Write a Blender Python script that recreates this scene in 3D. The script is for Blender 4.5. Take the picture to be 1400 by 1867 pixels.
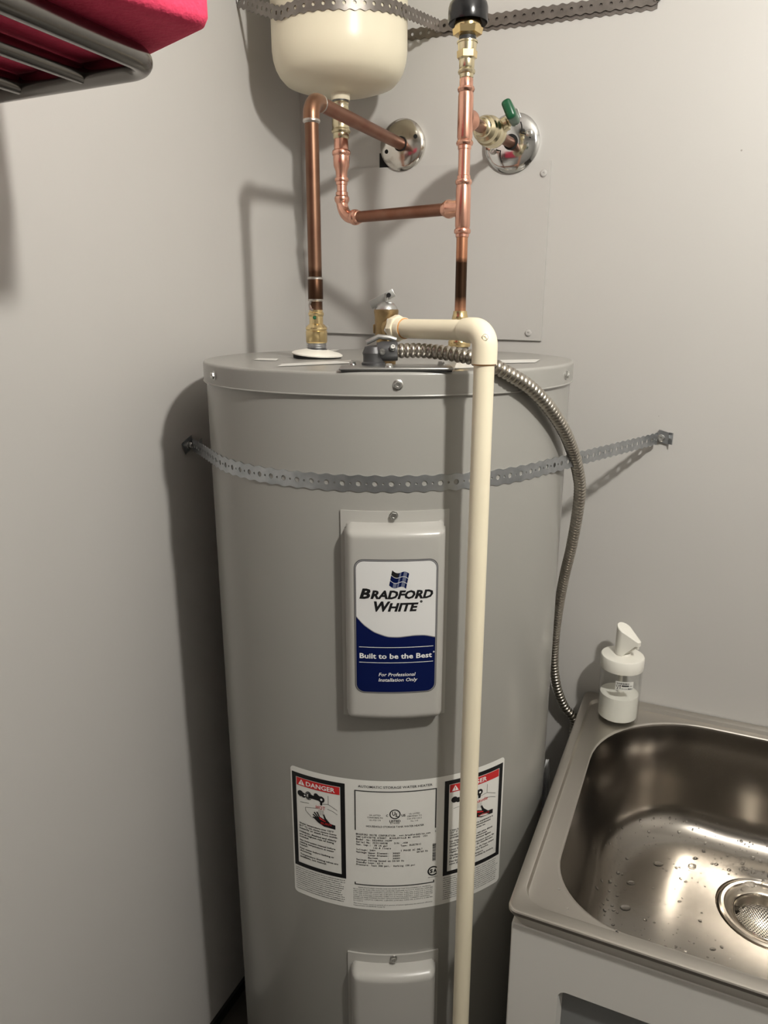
import bpy, bmesh, math, random
from mathutils import Vector, Matrix
random.seed(7)
for o in list(bpy.data.objects): bpy.data.objects.remove(o, do_unlink=True)
S = bpy.context.scene
COL = S.collection

# ------------------------------------------------------------------ camera
IW, IH = 1400, 1867
FPX, PITCH, YAW, CZ = 1324.77, math.radians(15.393), math.radians(24.204), 1.3195
cam_d = bpy.data.cameras.new('camera'); cam = bpy.data.objects.new('camera', cam_d); COL.objects.link(cam)
cam_d.sensor_fit = 'VERTICAL'; cam_d.sensor_height = 24.0; cam_d.lens = 24.0*FPX/IH
cam_d.clip_start = 0.02; cam_d.clip_end = 30
cam.location = (0, 0, CZ); cam.rotation_euler = (math.pi/2-PITCH, 0, YAW)
S.camera = cam
# ------------------------------------------------------------------ world, lamp position, exposure
LAMP = Vector((0.44, 0.25, 1.93)); LAMP_STRENGTH = 1090.0; LAMP_COL = (1.0, 0.965, 0.89, 1)
wd = bpy.data.worlds.new('world'); S.world = wd; wd.use_nodes = True
wd.node_tree.nodes['Background'].inputs[0].default_value = (0.02, 0.02, 0.02, 1)
wd.node_tree.nodes['Background'].inputs[1].default_value = 0.0
S.view_settings.view_transform = 'Standard'; S.view_settings.look = 'None'
S.view_settings.exposure = 0.0; S.view_settings.gamma = 1.0; S.view_settings.use_curve_mapping = False

# ------------------------------------------------------------------ measured layout (metres)
HX, HY, HR, ZT = -0.4302, 0.9713, 0.255, 1.2562      # heater axis, radius, lid top
WB, WL = 1.2705, -0.7382                             # back wall y, left wall x
WR, WF, CEIL = 1.45, -2.30, 2.35
ZS, SX0, SX1, SD = 0.638, -0.1572, 0.497, 0.568      # sink rim height, left, right, depth
SY0 = WB-SD
_c, _s = math.cos(YAW), math.sin(YAW)
def ray(x, y):
    u, w = x-IW/2, y-IH/2
    fw = FPX*math.cos(PITCH)-w*math.sin(PITCH); up = -(FPX*math.sin(PITCH)+w*math.cos(PITCH))
    return Vector((u*_c-fw*_s, u*_s+fw*_c, up))
def on_z(x, y, z): v = ray(x, y); return Vector((0, 0, CZ))+v*((z-CZ)/v.z)
def on_y(x, y, yy): v = ray(x, y); return Vector((0, 0, CZ))+v*(yy/v.y)
def on_x(x, y, xx): v = ray(x, y); return Vector((0, 0, CZ))+v*(xx/v.x)
def at_d(x, y, D): v = ray(x, y); return Vector((0, 0, CZ))+v*(D/math.hypot(v.x, v.y))
def z_on(y, q, x=700):                               # height on the vertical through q seen on picture row y
    d = -q[0]*_s+q[1]*_c; w = y-IH/2
    return CZ-d*(FPX*math.sin(PITCH)+w*math.cos(PITCH))/(FPX*math.cos(PITCH)-w*math.sin(PITCH))
def r_at(wpx, q, z):                                 # radius in metres of a width in pixels
    d = (-q[0]*_s+q[1]*_c)*math.cos(PITCH)-(z-CZ)*math.sin(PITCH); return wpx/2*d/FPX
RIGHT = Vector((_c, _s, 0)); FWD = Vector((-_s, _c, 0))

# ------------------------------------------------------------------ materials
def mat(name, col, rough=0.5, metal=0.0, noise=None, bump=None, spec=None, trans=None, ior=None, emit=None, coat=None):
    m = bpy.data.materials.new(name); m.use_nodes = True
    nt = m.node_tree; b = nt.nodes['Principled BSDF']
    b.inputs['Base Color'].default_value = (*col, 1); b.inputs['Roughness'].default_value = rough; b.inputs['Metallic'].default_value = metal
    if spec is not None: b.inputs['Specular IOR Level'].default_value = spec
    if trans is not None: b.inputs['Transmission Weight'].default_value = trans
    if ior is not None: b.inputs['IOR'].default_value = ior
    if coat is not None: b.inputs['Coat Weight'].default_value = coat; b.inputs['Coat Roughness'].default_value = 0.12
    if emit is not None:
        b.inputs['Emission Color'].default_value = emit[0]; b.inputs['Emission Strength'].default_value = emit[1]
    tc = nt.nodes.new('ShaderNodeTexCoord'); m['tc'] = tc.name
    if noise:                                        # noise = (scale, second colour, low, high)
        n = nt.nodes.new('ShaderNodeTexNoise'); n.inputs['Scale'].default_value = noise[0]; n.inputs['Detail'].default_value = 6
        nt.links.new(tc.outputs['Object'], n.inputs['Vector'])
        r = nt.nodes.new('ShaderNodeValToRGB'); r.color_ramp.elements[0].position = noise[2]; r.color_ramp.elements[1].position = noise[3]
        r.color_ramp.elements[0].color = (*col, 1); r.color_ramp.elements[1].color = (*noise[1], 1)
        nt.links.new(n.outputs['Fac'], r.inputs['Fac']); nt.links.new(r.outputs['Color'], b.inputs['Base Color'])
        m['ramp'] = r.name
    if bump:                                         # bump = (scale, strength, distance)
        n2 = nt.nodes.new('ShaderNodeTexNoise'); n2.inputs['Scale'].default_value = bump[0]; n2.inputs['Detail'].default_value = 4
        nt.links.new(tc.outputs['Object'], n2.inputs['Vector'])
        bp = nt.nodes.new('ShaderNodeBump'); bp.inputs['Strength'].default_value = bump[1]; bp.inputs['Distance'].default_value = bump[2]
        nt.links.new(n2.outputs['Fac'], bp.inputs['Height']); nt.links.new(bp.outputs['Normal'], b.inputs['Normal'])
    return m
def specks(m, scale, radius, col, keep):             # sparse little chips in the paint
    nt = m.node_tree; b = nt.nodes['Principled BSDF']; tc = nt.nodes[m['tc']]
    v = nt.nodes.new('ShaderNodeTexVoronoi'); v.inputs['Scale'].default_value = scale
    nt.links.new(tc.outputs['Object'], v.inputs['Vector'])
    lt = nt.nodes.new('ShaderNodeMath'); lt.operation = 'LESS_THAN'; lt.inputs[1].default_value = radius
    nt.links.new(v.outputs['Distance'], lt.inputs[0])
    sp = nt.nodes.new('ShaderNodeSeparateColor'); nt.links.new(v.outputs['Color'], sp.inputs[0])
    gt = nt.nodes.new('ShaderNodeMath'); gt.operation = 'GREATER_THAN'; gt.inputs[1].default_value = keep
    nt.links.new(sp.outputs[0], gt.inputs[0])
    mu = nt.nodes.new('ShaderNodeMath'); mu.operation = 'MULTIPLY'
    nt.links.new(lt.outputs[0], mu.inputs[0]); nt.links.new(gt.outputs[0], mu.inputs[1])
    mx = nt.nodes.new('ShaderNodeMix'); mx.data_type = 'RGBA'; mx.inputs[7].default_value = (*col, 1)
    src = b.inputs['Base Color'].links[0].from_socket if b.inputs['Base Color'].links else None
    if src: nt.links.new(src, mx.inputs[6])
    else: mx.inputs[6].default_value = b.inputs['Base Color'].default_value
    nt.links.new(mu.outputs[0], mx.inputs[0]); nt.links.new(mx.outputs[2], b.inputs['Base Color'])
def stain_z(m, z0, z1, soft, col, amount=0.95):      # a burn mark between two heights along a pipe (object z)
    nt = m.node_tree; b = nt.nodes['Principled BSDF']; tc = nt.nodes[m['tc']]
    sx = nt.nodes.new('ShaderNodeSeparateXYZ'); nt.links.new(tc.outputs['Object'], sx.inputs[0])
    n = nt.nodes.new('ShaderNodeTexNoise'); n.inputs['Scale'].default_value = 120; nt.links.new(tc.outputs['Object'], n.inputs['Vector'])
    ad = nt.nodes.new('ShaderNodeMath'); ad.operation = 'MULTIPLY_ADD'; ad.inputs[1].default_value = soft*0.8; nt.links.new(n.outputs['Fac'], ad.inputs[0]); nt.links.new(sx.outputs[2], ad.inputs[2])
    a = nt.nodes.new('ShaderNodeMapRange'); a.inputs[1].default_value = z0-soft; a.inputs[2].default_value = z0+soft; nt.links.new(ad.outputs[0], a.inputs[0])
    c = nt.nodes.new('ShaderNodeMapRange'); c.inputs[1].default_value = z1-soft*0.4; c.inputs[2].default_value = z1+soft*0.4; c.inputs[3].default_value = amount; c.inputs[4].default_value = 0; nt.links.new(ad.outputs[0], c.inputs[0])
    mu = nt.nodes.new('ShaderNodeMath'); mu.operation = 'MULTIPLY'; nt.links.new(a.outputs[0], mu.inputs[0]); nt.links.new(c.outputs[0], mu.inputs[1])
    mx = nt.nodes.new('ShaderNodeMix'); mx.data_type = 'RGBA'; mx.inputs[7].default_value = (*col, 1)
    nt.links.new(b.inputs['Base Color'].links[0].from_socket, mx.inputs[6]); nt.links.new(mu.outputs[0], mx.inputs[0]); nt.links.new(mx.outputs[2], b.inputs['Base Color'])

M = {}
M['wall'] = mat('wall_paint', (0.54, 0.525, 0.505), 0.42, noise=(3, (0.525, 0.51, 0.49), .35, .7), bump=(60, 0.06, 0.002)); specks(M['wall'], 14, 0.022, (0.30, 0.28, 0.26), 0.90)
M['panel'] = mat('panel_paint', (0.52, 0.505, 0.487), 0.40, noise=(5, (0.50, 0.487, 0.468), .4, .7), bump=(40, 0.08, 0.002))
M['ceiling'] = mat('ceiling_paint', (0.55, 0.54, 0.52), 0.7)
M['floor'] = mat('floor_vinyl', (0.035, 0.030, 0.026), 0.5, noise=(9, (0.06, 0.052, 0.045), .4, .7))
M['base'] = mat('base_rubber', (0.012, 0.012, 0.012), 0.45)
M['jacket'] = mat('jacket_enamel', (0.335, 0.328, 0.305), 0.24, noise=(2, (0.325, 0.318, 0.297), .3, .7), bump=(18, 0.03, 0.002))
M['lid'] = mat('lid_enamel', (0.325, 0.318, 0.297), 0.28, bump=(30, 0.04, 0.001))
M['cover'] = mat('cover_enamel', (0.42, 0.41, 0.385), 0.30)
M['steel_screw'] = mat('zinc_screw', (0.62, 0.62, 0.60), 0.28, 1.0)
M['galv'] = mat('galvanised_strap', (0.50, 0.52, 0.54), 0.38, 1.0, noise=(60, (0.38, 0.40, 0.42), .35, .7))
M['galv_dark'] = mat('dark_galvanised_strap', (0.27, 0.245, 0.225), 0.42, 1.0, noise=(60, (0.20, 0.18, 0.165), .35, .7))
M['thread'] = mat('threaded_steel', (0.33, 0.34, 0.35), 0.42, 1.0, noise=(120, (0.2, 0.2, 0.21), .4, .7))
M['copper_old'] = mat('aged_copper', (0.33, 0.185, 0.115), 0.36, 1.0, noise=(16, (0.21, 0.11, 0.07), .35, .72), bump=(90, 0.05, 0.001))
M['copper_dull'] = mat('dull_copper', (0.32, 0.165, 0.115), 0.42, 1.0, noise=(22, (0.24, 0.10, 0.06), .35, .72))
M['copper'] = mat('bright_copper', (0.82, 0.46, 0.345), 0.25, 1.0, noise=(30, (0.66, 0.34, 0.25), .4, .75), bump=(120, 0.05, 0.001))
M['copper_burn'] = mat('scorched_copper', (0.66, 0.33, 0.20), 0.30, 1.0, noise=(20, (0.45, 0.20, 0.11), .4, .75))
M['copper_pipeL'] = mat('aged_soldered_copper', (0.235, 0.135, 0.088), 0.42, 1.0, noise=(16, (0.15, 0.080, 0.053), .3, .7))
M['solder'] = mat('solder', (0.60, 0.58, 0.55), 0.35, 1.0, noise=(90, (0.35, 0.30, 0.26), .4, .7), bump=(200, .3, .001))
M['brass'] = mat('brass', (0.78, 0.62, 0.34), 0.22, 1.0, noise=(40, (0.62, 0.47, 0.24), .4, .75))
M['brass_pale'] = mat('pale_brass', (0.74, 0.66, 0.46), 0.26, 1.0, noise=(40, (0.58, 0.50, 0.33), .4, .75))
M['bronze'] = mat('bronze_valve', (0.40, 0.29, 0.15), 0.42, 1.0, noise=(50, (0.28, 0.19, 0.10), .35, .7), bump=(150, .15, .001))
M['chrome'] = mat('chrome', (0.72, 0.72, 0.71), 0.10, 1.0)
M['chrome_worn'] = mat('worn_chrome', (0.66, 0.63, 0.58), 0.14, 1.0, noise=(50, (0.42, 0.37, 0.31), .55, .75), bump=(60, .06, .001))
M['grip'] = mat('green_grip', (0.008, 0.085, 0.036), 0.32, noise=(200, (0.03, 0.16, 0.08), .6, .7))
M['black'] = mat('black_plastic', (0.010, 0.010, 0.011), 0.22)
M['black_matte'] = mat('black_void', (0.006, 0.006, 0.006), 0.8)
M['castgrey'] = mat('dark_cast_zinc', (0.085, 0.085, 0.088), 0.45, 0.5, bump=(150, .2, .001))
M['plate'] = mat('cover_plate_steel', (0.42, 0.42, 0.41), 0.36, 0.9)
M['conduit'] = mat('conduit_steel', (0.46, 0.43, 0.38), 0.30, 1.0, noise=(35, (0.36, 0.33, 0.29), .4, .7))
M['tank'] = mat('tank_enamel', (0.80, 0.74, 0.58), 0.30, noise=(6, (0.76, 0.70, 0.545), .4, .7), spec=0.28)
M['cpvc'] = mat('cream_cpvc', (0.86, 0.78, 0.60), 0.36, noise=(12, (0.83, 0.75, 0.57), .4, .7))
M['primer'] = mat('orange_cement', (0.55, 0.25, 0.06), 0.5)
M['white_plastic'] = mat('white_plastic', (0.85, 0.83, 0.76), 0.35)
M['paper'] = mat('label_paper', (0.74, 0.735, 0.70), 0.42)
M['label_white'] = mat('label_gloss_white', (0.68, 0.68, 0.675), 0.22, spec=0.22)
M['ink'] = mat('black_ink', (0.012, 0.012, 0.013), 0.40, spec=0.22)
M['ink_grey'] = mat('grey_ink', (0.045, 0.045, 0.045), 0.40, spec=0.22)
M['silverink'] = mat('silver_ink', (0.30, 0.30, 0.31), 0.30, 0.3)
M['navy'] = mat('navy_ink', (0.004, 0.009, 0.062), 0.24, spec=0.22)
M['midblue'] = mat('grey_blue_ink', (0.14, 0.155, 0.23), 0.24, spec=0.22)
M['red'] = mat('red_ink', (0.55, 0.028, 0.03), 0.40, spec=0.22)
M['whiteink'] = mat('white_ink', (0.80, 0.80, 0.79), 0.30)
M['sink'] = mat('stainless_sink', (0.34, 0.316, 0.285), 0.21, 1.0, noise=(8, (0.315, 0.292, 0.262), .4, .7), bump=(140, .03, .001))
M['sink_deck'] = mat('pale_stainless_deck', (0.56, 0.53, 0.485), 0.33, 1.0, noise=(8, (0.52, 0.49, 0.45), .4, .7), bump=(140, .03, .001))  # rim and deck steel, paler and rougher than the bowl
M['flange'] = mat('drain_flange_steel', (0.66, 0.60, 0.52), 0.22, 1.0)
M['basket'] = mat('strainer_steel', (0.62, 0.58, 0.52), 0.20, 1.0)
M['cabinet'] = mat('cabinet_grey', (0.66, 0.645, 0.61), 0.38)
M['cabinet_panel'] = mat('cabinet_panel_grey', (0.20, 0.205, 0.205), 0.45)
M['glass'] = mat('clear_glass', (0.97, 0.98, 0.97), 0.03, trans=1.0, ior=1.45)
def thin_glass(m):
    nt = m.node_tree; b = nt.nodes['Principled BSDF']; out = nt.nodes['Material Output']
    tr = nt.nodes.new('ShaderNodeBsdfTransparent'); tr.inputs[0].default_value = (0.985, 0.988, 0.985, 1)
    gl = nt.nodes.new('ShaderNodeBsdfGlossy'); gl.inputs['Roughness'].default_value = 0.04
    lw_ = nt.nodes.new('ShaderNodeLayerWeight'); lw_.inputs[0].default_value = 0.5; pw = nt.nodes.new('ShaderNodeMath'); pw.operation = 'POWER'; pw.inputs[1].default_value = 4.0; nt.links.new(lw_.outputs['Facing'], pw.inputs[0]); fr = nt.nodes.new('ShaderNodeMath'); fr.operation = 'MULTIPLY_ADD'; fr.inputs[1].default_value = 0.55; fr.inputs[2].default_value = 0.03; nt.links.new(pw.outputs[0], fr.inputs[0]); mx = nt.nodes.new('ShaderNodeMixShader')
    nt.links.new(fr.outputs[0], mx.inputs[0]); nt.links.new(tr.outputs[0], mx.inputs[1]); nt.links.new(gl.outputs[0], mx.inputs[2]); nt.links.new(mx.outputs[0], out.inputs['Surface'])
thin_glass(M['glass'])
M['soap'] = mat('white_soap', (0.90, 0.885, 0.82), 0.4)
M['water'] = mat('water', (1, 1, 1), 0.02, trans=1.0, ior=1.33)
M['foam'] = mat('pink_foam', (0.78, 0.055, 0.135), 0.85, noise=(90, (0.72, 0.045, 0.115), .4, .7), bump=(260, .5, .002))
M['rack'] = mat('rack_dark_chrome', (0.20, 0.19, 0.18), 0.22, 1.0)
M['bag'] = mat('white_film', (0.62, 0.62, 0.62), 0.35)
M['bulb'] = mat('frosted_bulb', (0.9, 0.9, 0.9), 0.5, emit=(LAMP_COL, LAMP_STRENGTH))
_zr = z_on(622, (-0.3376, 1.0129)); _zl = z_on(622, (-0.5229, 0.9296))
stain_z(M['copper_burn'], z_on(548, (-0.3376, 1.0129))-_zr, z_on(470, (-0.3376, 1.0129))-_zr, 0.008, (0.035, 0.022, 0.014))
stain_z(M['copper_pipeL'], z_on(556, (-0.5229, 0.9296))-_zl, z_on(487, (-0.5229, 0.9296))-_zl, 0.010, (0.05, 0.025, 0.014), 0.85)

# ------------------------------------------------------------------ mesh helpers
ORIGIN = {}
class MB:
    def __init__(self): self.v = []; self.f = []
    def add(self, vs, fs):
        k = len(self.v); self.v += [Vector(p) for p in vs]; self.f += [[k+i for i in f] for f in fs]; return self
    def box(self, c, s, rot=None, bevel=0.0):
        bm = bmesh.new(); bmesh.ops.create_cube(bm, size=1.0)
        bmesh.ops.scale(bm, vec=s, verts=bm.verts)
        if bevel: bmesh.ops.bevel(bm, geom=bm.edges[:], offset=bevel, segments=3, affect='EDGES', profile=0.5)
        mt = Matrix.Translation(Vector(c)) @ (rot.to_4x4() if rot else Matrix.Identity(4))
        bm.verts.index_update(); self.add([mt @ v.co for v in bm.verts], [[v.index for v in f.verts] for f in bm.faces]); bm.free(); return self
    def lathe(self, prof, o=(0, 0, 0), axis=(0, 0, 1), seg=32, cap0=True, cap1=True, start=0.0):
        o = Vector(o); a = Vector(axis).normalized()
        q = Vector((0, 0, 1)).rotation_difference(a)
        vs = []; fs = []; n = len(prof)
        for r, t in prof:
            for i in range(seg):
                an = start+2*math.pi*i/seg; vs.append(o+q @ Vector((r*math.cos(an), r*math.sin(an), t)))
        for j in range(n-1):
            for i in range(seg):
                i2 = (i+1) % seg; fs.append([j*seg+i, j*seg+i2, (j+1)*seg+i2, (j+1)*seg+i])
        if cap0: fs.append(list(range(seg))[::-1])
        if cap1: fs.append([(n-1)*seg+i for i in range(seg)])
        return self.add(vs, fs)
    def tube(self, pts, r, seg=16, caps=True, rfun=None):
        pts = [Vector(p) for p in pts]; n = len(pts); vs = []; fs = []
        tg = [(pts[min(i+1, n-1)]-pts[max(i-1, 0)]).normalized() for i in range(n)]
        up = Vector((0, 0, 1)) if abs(tg[0].z) < 0.9 else Vector((1, 0, 0))
        nrm = tg[0].cross(up).normalized()
        for i in range(n):
            nrm = (nrm-tg[i]*nrm.dot(tg[i])).normalized(); b = tg[i].cross(nrm)
            for k in range(seg):
                an = 2*math.pi*k/seg; rr = rfun(i, k) if rfun else r
                vs.append(pts[i]+(nrm*math.cos(an)+b*math.sin(an))*rr)
        for i in range(n-1):
            for k in range(seg):
                k2 = (k+1) % seg; fs.append([i*seg+k, i*seg+k2, (i+1)*seg+k2, (i+1)*seg+k])
        if caps: fs.append(list(range(seg))[::-1]); fs.append([(n-1)*seg+k for k in range(seg)])
        return self.add(vs, fs)
    def build(self, name, m, parent=None, smooth=True, angle=35, origin=None, weld=False, thick=0.0):
        root = parent
        while root is not None and root.parent is not None: root = root.parent
        org = Vector(root.location) if root is not None else Vector(origin or (0, 0, 0))
        me = bpy.data.meshes.new(name); me.from_pydata([tuple(p-org) for p in self.v], [], self.f); me.update()
        bm = bmesh.new(); bm.from_mesh(me)
        if weld: bmesh.ops.remove_doubles(bm, verts=bm.verts, dist=0.00002)
        bmesh.ops.recalc_face_normals(bm, faces=bm.faces)
        if thick: bmesh.ops.solidify(bm, geom=bm.faces[:], thickness=thick)
        bm.to_mesh(me); bm.free()
        if smooth:
            for p in me.polygons: p.use_smooth = True
            me.set_sharp_from_angle(angle=math.radians(angle))
        me.materials.append(M[m] if isinstance(m, str) else m)
        o = bpy.data.objects.new(name, me); COL.objects.link(o)
        if parent is not None: o.parent = parent
        else: o.location = org
        return o
def flat(vs, fs, name, m, parent):                   # open sheet: keep winding
    b = MB(); b.add(vs, fs); return b.build(name, m, parent, smooth=False)
def thing(name, label, cat, loc=(0, 0, 0), group=None):
    o = bpy.data.objects.new(name, None); COL.objects.link(o); o.location = loc; o.empty_display_size = 0.05
    o['label'] = label; o['category'] = cat
    if group: o['group'] = group
    return o
def tag(o, label, cat, group=None):
    o['label'] = label; o['category'] = cat
    if group: o['group'] = group
    return o
def struct(o): o['kind'] = 'structure'; return o
def place(o, name, parent, loc, axis, spin=0.0):     # a copy sharing the mesh, its +z turned onto axis
    c = bpy.data.objects.new(name, o); COL.objects.link(c); c.parent = parent
    root = parent
    while root.parent is not None: root = root.parent
    c.location = Vector(loc)-Vector(root.location)
    c.rotation_euler = (Vector((0, 0, 1)).rotation_difference(Vector(axis).normalized()) @ Matrix.Rotation(spin, 3, 'Z').to_quaternion()).to_euler()
    return c
def smooth_path(ctrl, n):                            # Catmull-Rom
    P = [Vector(p) for p in ctrl]; P = [P[0]*2-P[1]]+P+[P[-1]*2-P[-2]]; out = []
    for i in range(1, len(P)-2):
        for k in range(n):
            t = k/n; a, b, c, d = P[i-1], P[i], P[i+1], P[i+2]
            out.append(0.5*((2*b)+(c-a)*t+(2*a-5*b+4*c-d)*t*t+(3*b-a-3*c+d)*t**3))
    out.append(P[-2]); return out
def resample(pts, step):
    out = [pts[0].copy()]; acc = 0.0
    for a, b in zip(pts, pts[1:]):
        L = (b-a).length; d = step-acc
        while d <= L: out.append(a.lerp(b, d/L)); d += step
        acc = (acc+L) % step if L else acc
    return out
def screw_mesh(name, rw=0.0058, rh=0.0040, h=0.0040):
    b = MB(); b.lathe([(rw, 0), (rw, 0.0007), (rh*1.15, 0.0013)], seg=20, cap1=False)
    b.lathe([(rh*1.1, 0.0010), (rh*1.1, h*0.85), (rh*0.95, h), (rh*0.5, h), (rh*0.42, h-0.0012)], seg=6, cap0=False)
    o = b.build(name, 'steel_screw'); me = o.data; bpy.data.objects.remove(o); return me
def painted_screw_mesh():
    b = MB(); b.lathe([(0.0055, 0), (0.0055, 0.0012), (0.0040, 0.0026), (0.0016, 0.0028), (0.0012, 0.0016)], seg=16, cap0=False)
    o = b.build('panel_screw', 'panel'); me = o.data; bpy.data.objects.remove(o); return me

# ------------------------------------------------------------------ room
def slab(name, x0, x1, y0, y1, z0, z1, m):
    b = MB(); b.box(((x0+x1)/2, (y0+y1)/2, (z0+z1)/2), (x1-x0, y1-y0, z1-z0)); return struct(b.build(name, m, smooth=False))
T = 0.1
slab('wall_back', WL-T, WR+T, WB, WB+T, 0, CEIL, 'wall')
wall_left = slab('wall_left', WL-T, WL, WF, WB, 0, CEIL, 'wall')
slab('wall_right', WR, WR+T, WF, WB, 0, CEIL, 'wall')
slab('wall_front', WL-T, WR+T, WF-T, WF, 0, CEIL, 'wall')
slab('floor', WL-T, WR+T, WF-T, WB+T, -T, 0, 'floor')
slab('ceiling', WL-T, WR+T, WF-T, WB+T, CEIL, CEIL+T, 'ceiling')
b = MB(); b.box((WL+0.003, (WF+WB)/2, 0.011), (0.006, WB-WF, 0.022)); struct(b.build('baseboard_left', 'base', smooth=False))
# ------------------------------------------------------------------ lamp of the room
lt = thing('pendant_lamp', 'bare bulb pendant lamp hanging from the ceiling', 'lamp', (LAMP.x, LAMP.y, CEIL))
MB().lathe([(0.05, CEIL-0.022), (0.052, CEIL-0.012), (0.052, CEIL)], (LAMP.x, LAMP.y, 0), seg=28).build('ceiling_canopy', 'white_plastic', lt)
MB().lathe([(0.004, LAMP.z+0.095), (0.004, CEIL-0.02)], (LAMP.x, LAMP.y, 0), seg=10).build('rod', 'black', lt)
MB().lathe([(0.016, LAMP.z+0.040), (0.019, LAMP.z+0.05), (0.019, LAMP.z+0.09), (0.008, LAMP.z+0.1)], (LAMP.x, LAMP.y, 0), seg=24).build('socket', 'white_plastic', lt)
pr = [(0.034*math.sin(a), LAMP.z-0.034*math.cos(a)) for a in [math.pi*k/14 for k in range(1, 11)]]+[(0.015, LAMP.z+0.042)]
MB().lathe([(0.002, LAMP.z-0.034)]+pr, (LAMP.x, LAMP.y, 0), seg=24).build('bulb', 'bulb', lt)

# ------------------------------------------------------------------ water heater
def cyl(ang, z, R): a = math.radians(ang); return Vector((HX+R*math.sin(a), HY-R*math.cos(a), z))
def outward(ang): a = math.radians(ang); return Vector((math.sin(a), -math.cos(a), 0))
heater = thing('water_heater', 'tall grey cylindrical electric water heater standing in the corner', 'water heater', (HX, HY, 0))
b = MB(); b.lathe([(0.236, 0.0), (0.240, 0.004), (0.240, 0.045), (0.253, 0.050), (HR, 0.056), (HR, 1.233)], (HX, HY, 0), seg=192, cap1=False)
b.build('jacket', 'jacket', heater)
rl = 0.258; rb = 0.0038
prof = [(rl-0.001, 1.2290), (rl+0.0007, 1.2294), (rl+0.0010, 1.2302), (rl+0.0006, 1.2310), (rl, 1.2313), (rl, 1.2322), (rl, ZT-rb-0.0015), (rl, ZT-rb)]
prof += [(rl-rb+rb*math.cos(a), ZT-rb+rb*math.sin(a)) for a in [math.pi/2*k/6 for k in range(1, 7)]]
prof += [(rl-rb-0.0015, ZT), (rl-0.012, ZT-0.0002), (0.05, ZT-0.0004)]
lid = MB().lathe(prof, (HX, HY, 0), seg=192, cap0=False).build('top_lid', 'lid', heater)
hexs = screw_mesh('lid_screw')
for a in (-34, 26.3, 85, 145, 205, 265): place(hexs, 'lid_screw', lid, cyl(a, 1.2425, rl), outward(a), random.random())
# access covers: pressed sheet with a soft raised box, concentric with the jacket
def access_cover(a0, z0, z1, bz0, bz1, halff=0.0635, halfb=0.0575):
    b = MB(); us = []; ds = 0.0022
    nu = int(2*halff/ds); nz = int((z1-z0)/ds); vs = []; fs = []; rc = 0.010; wv = 0.0145; H = 0.021
    def hgt(u, z):
        cx, cz, hx, hz = 0, (bz0+bz1)/2, halfb, (bz1-bz0)/2
        qx, qz = abs(u-cx)-(hx-rc), abs(z-cz)-(hz-rc)
        d = -(math.hypot(max(qx, 0), max(qz, 0))+min(max(qx, qz), 0)-rc)
        # the flanks are steep, the ends roll over more gently
        w = 0.0125
        t = max(0.0, min(1.0, d/w)); return 0.0022+H*math.sqrt(max(0.0, 1-(1-t)**2))
    for j in range(nz+1):
        z = z0+(z1-z0)*j/nz
        for i in range(nu+1):
            u = -halff+2*halff*i/nu; R = HR+hgt(u, z)
            if i in (0, nu) or j in (0, nz): pass
            vs.append(cyl(a0+math.degrees(u/HR), z, R))
    for j in range(nz):
        for i in range(nu): k = j*(nu+1)+i; fs.append([k, k+1, k+nu+2, k+nu+1])
    # folded rim back to the jacket
    per = [i for i in range(nu+1)]+[j*(nu+1)+nu for j in range(1, nz+1)]+[nz*(nu+1)+i for i in range(nu-1, -1, -1)]+[j*(nu+1) for j in range(nz-1, 0, -1)]
    base = len(vs)
    for k in per:
        p = vs[k]; r = Vector((p.x-HX, p.y-HY, 0)); rn = r.normalized(); vs.append(Vector((HX, HY, p.z))+rn*(HR-0.001))
    for q in range(len(per)): q2 = (q+1) % len(per); fs.append([per[q], per[q2], base+q2, base+q])
    b.add(vs, fs); return b
AC = 25.8
cov = access_cover(AC, 0.833, 1.0985, 0.836, 1.0845).build('access_cover', 'cover', heater, angle=60)
cov['label'] = 'upper element cover with the brand label'
cov2 = access_cover(AC, 0.200, 0.4625, 0.207, 0.449).build('access_cover', 'cover', heater, angle=60)
cs = screw_mesh('cover_screw', 0.0052, 0.0042, 0.0050)
place(cs, 'cover_screw', cov, cyl(25.4, 1.0938, HR+0.0022), outward(25.4), 0.3)
place(cs, 'cover_screw', cov2, cyl(25.9, 0.4578, HR+0.0022), outward(25.9), 0.8)

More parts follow.
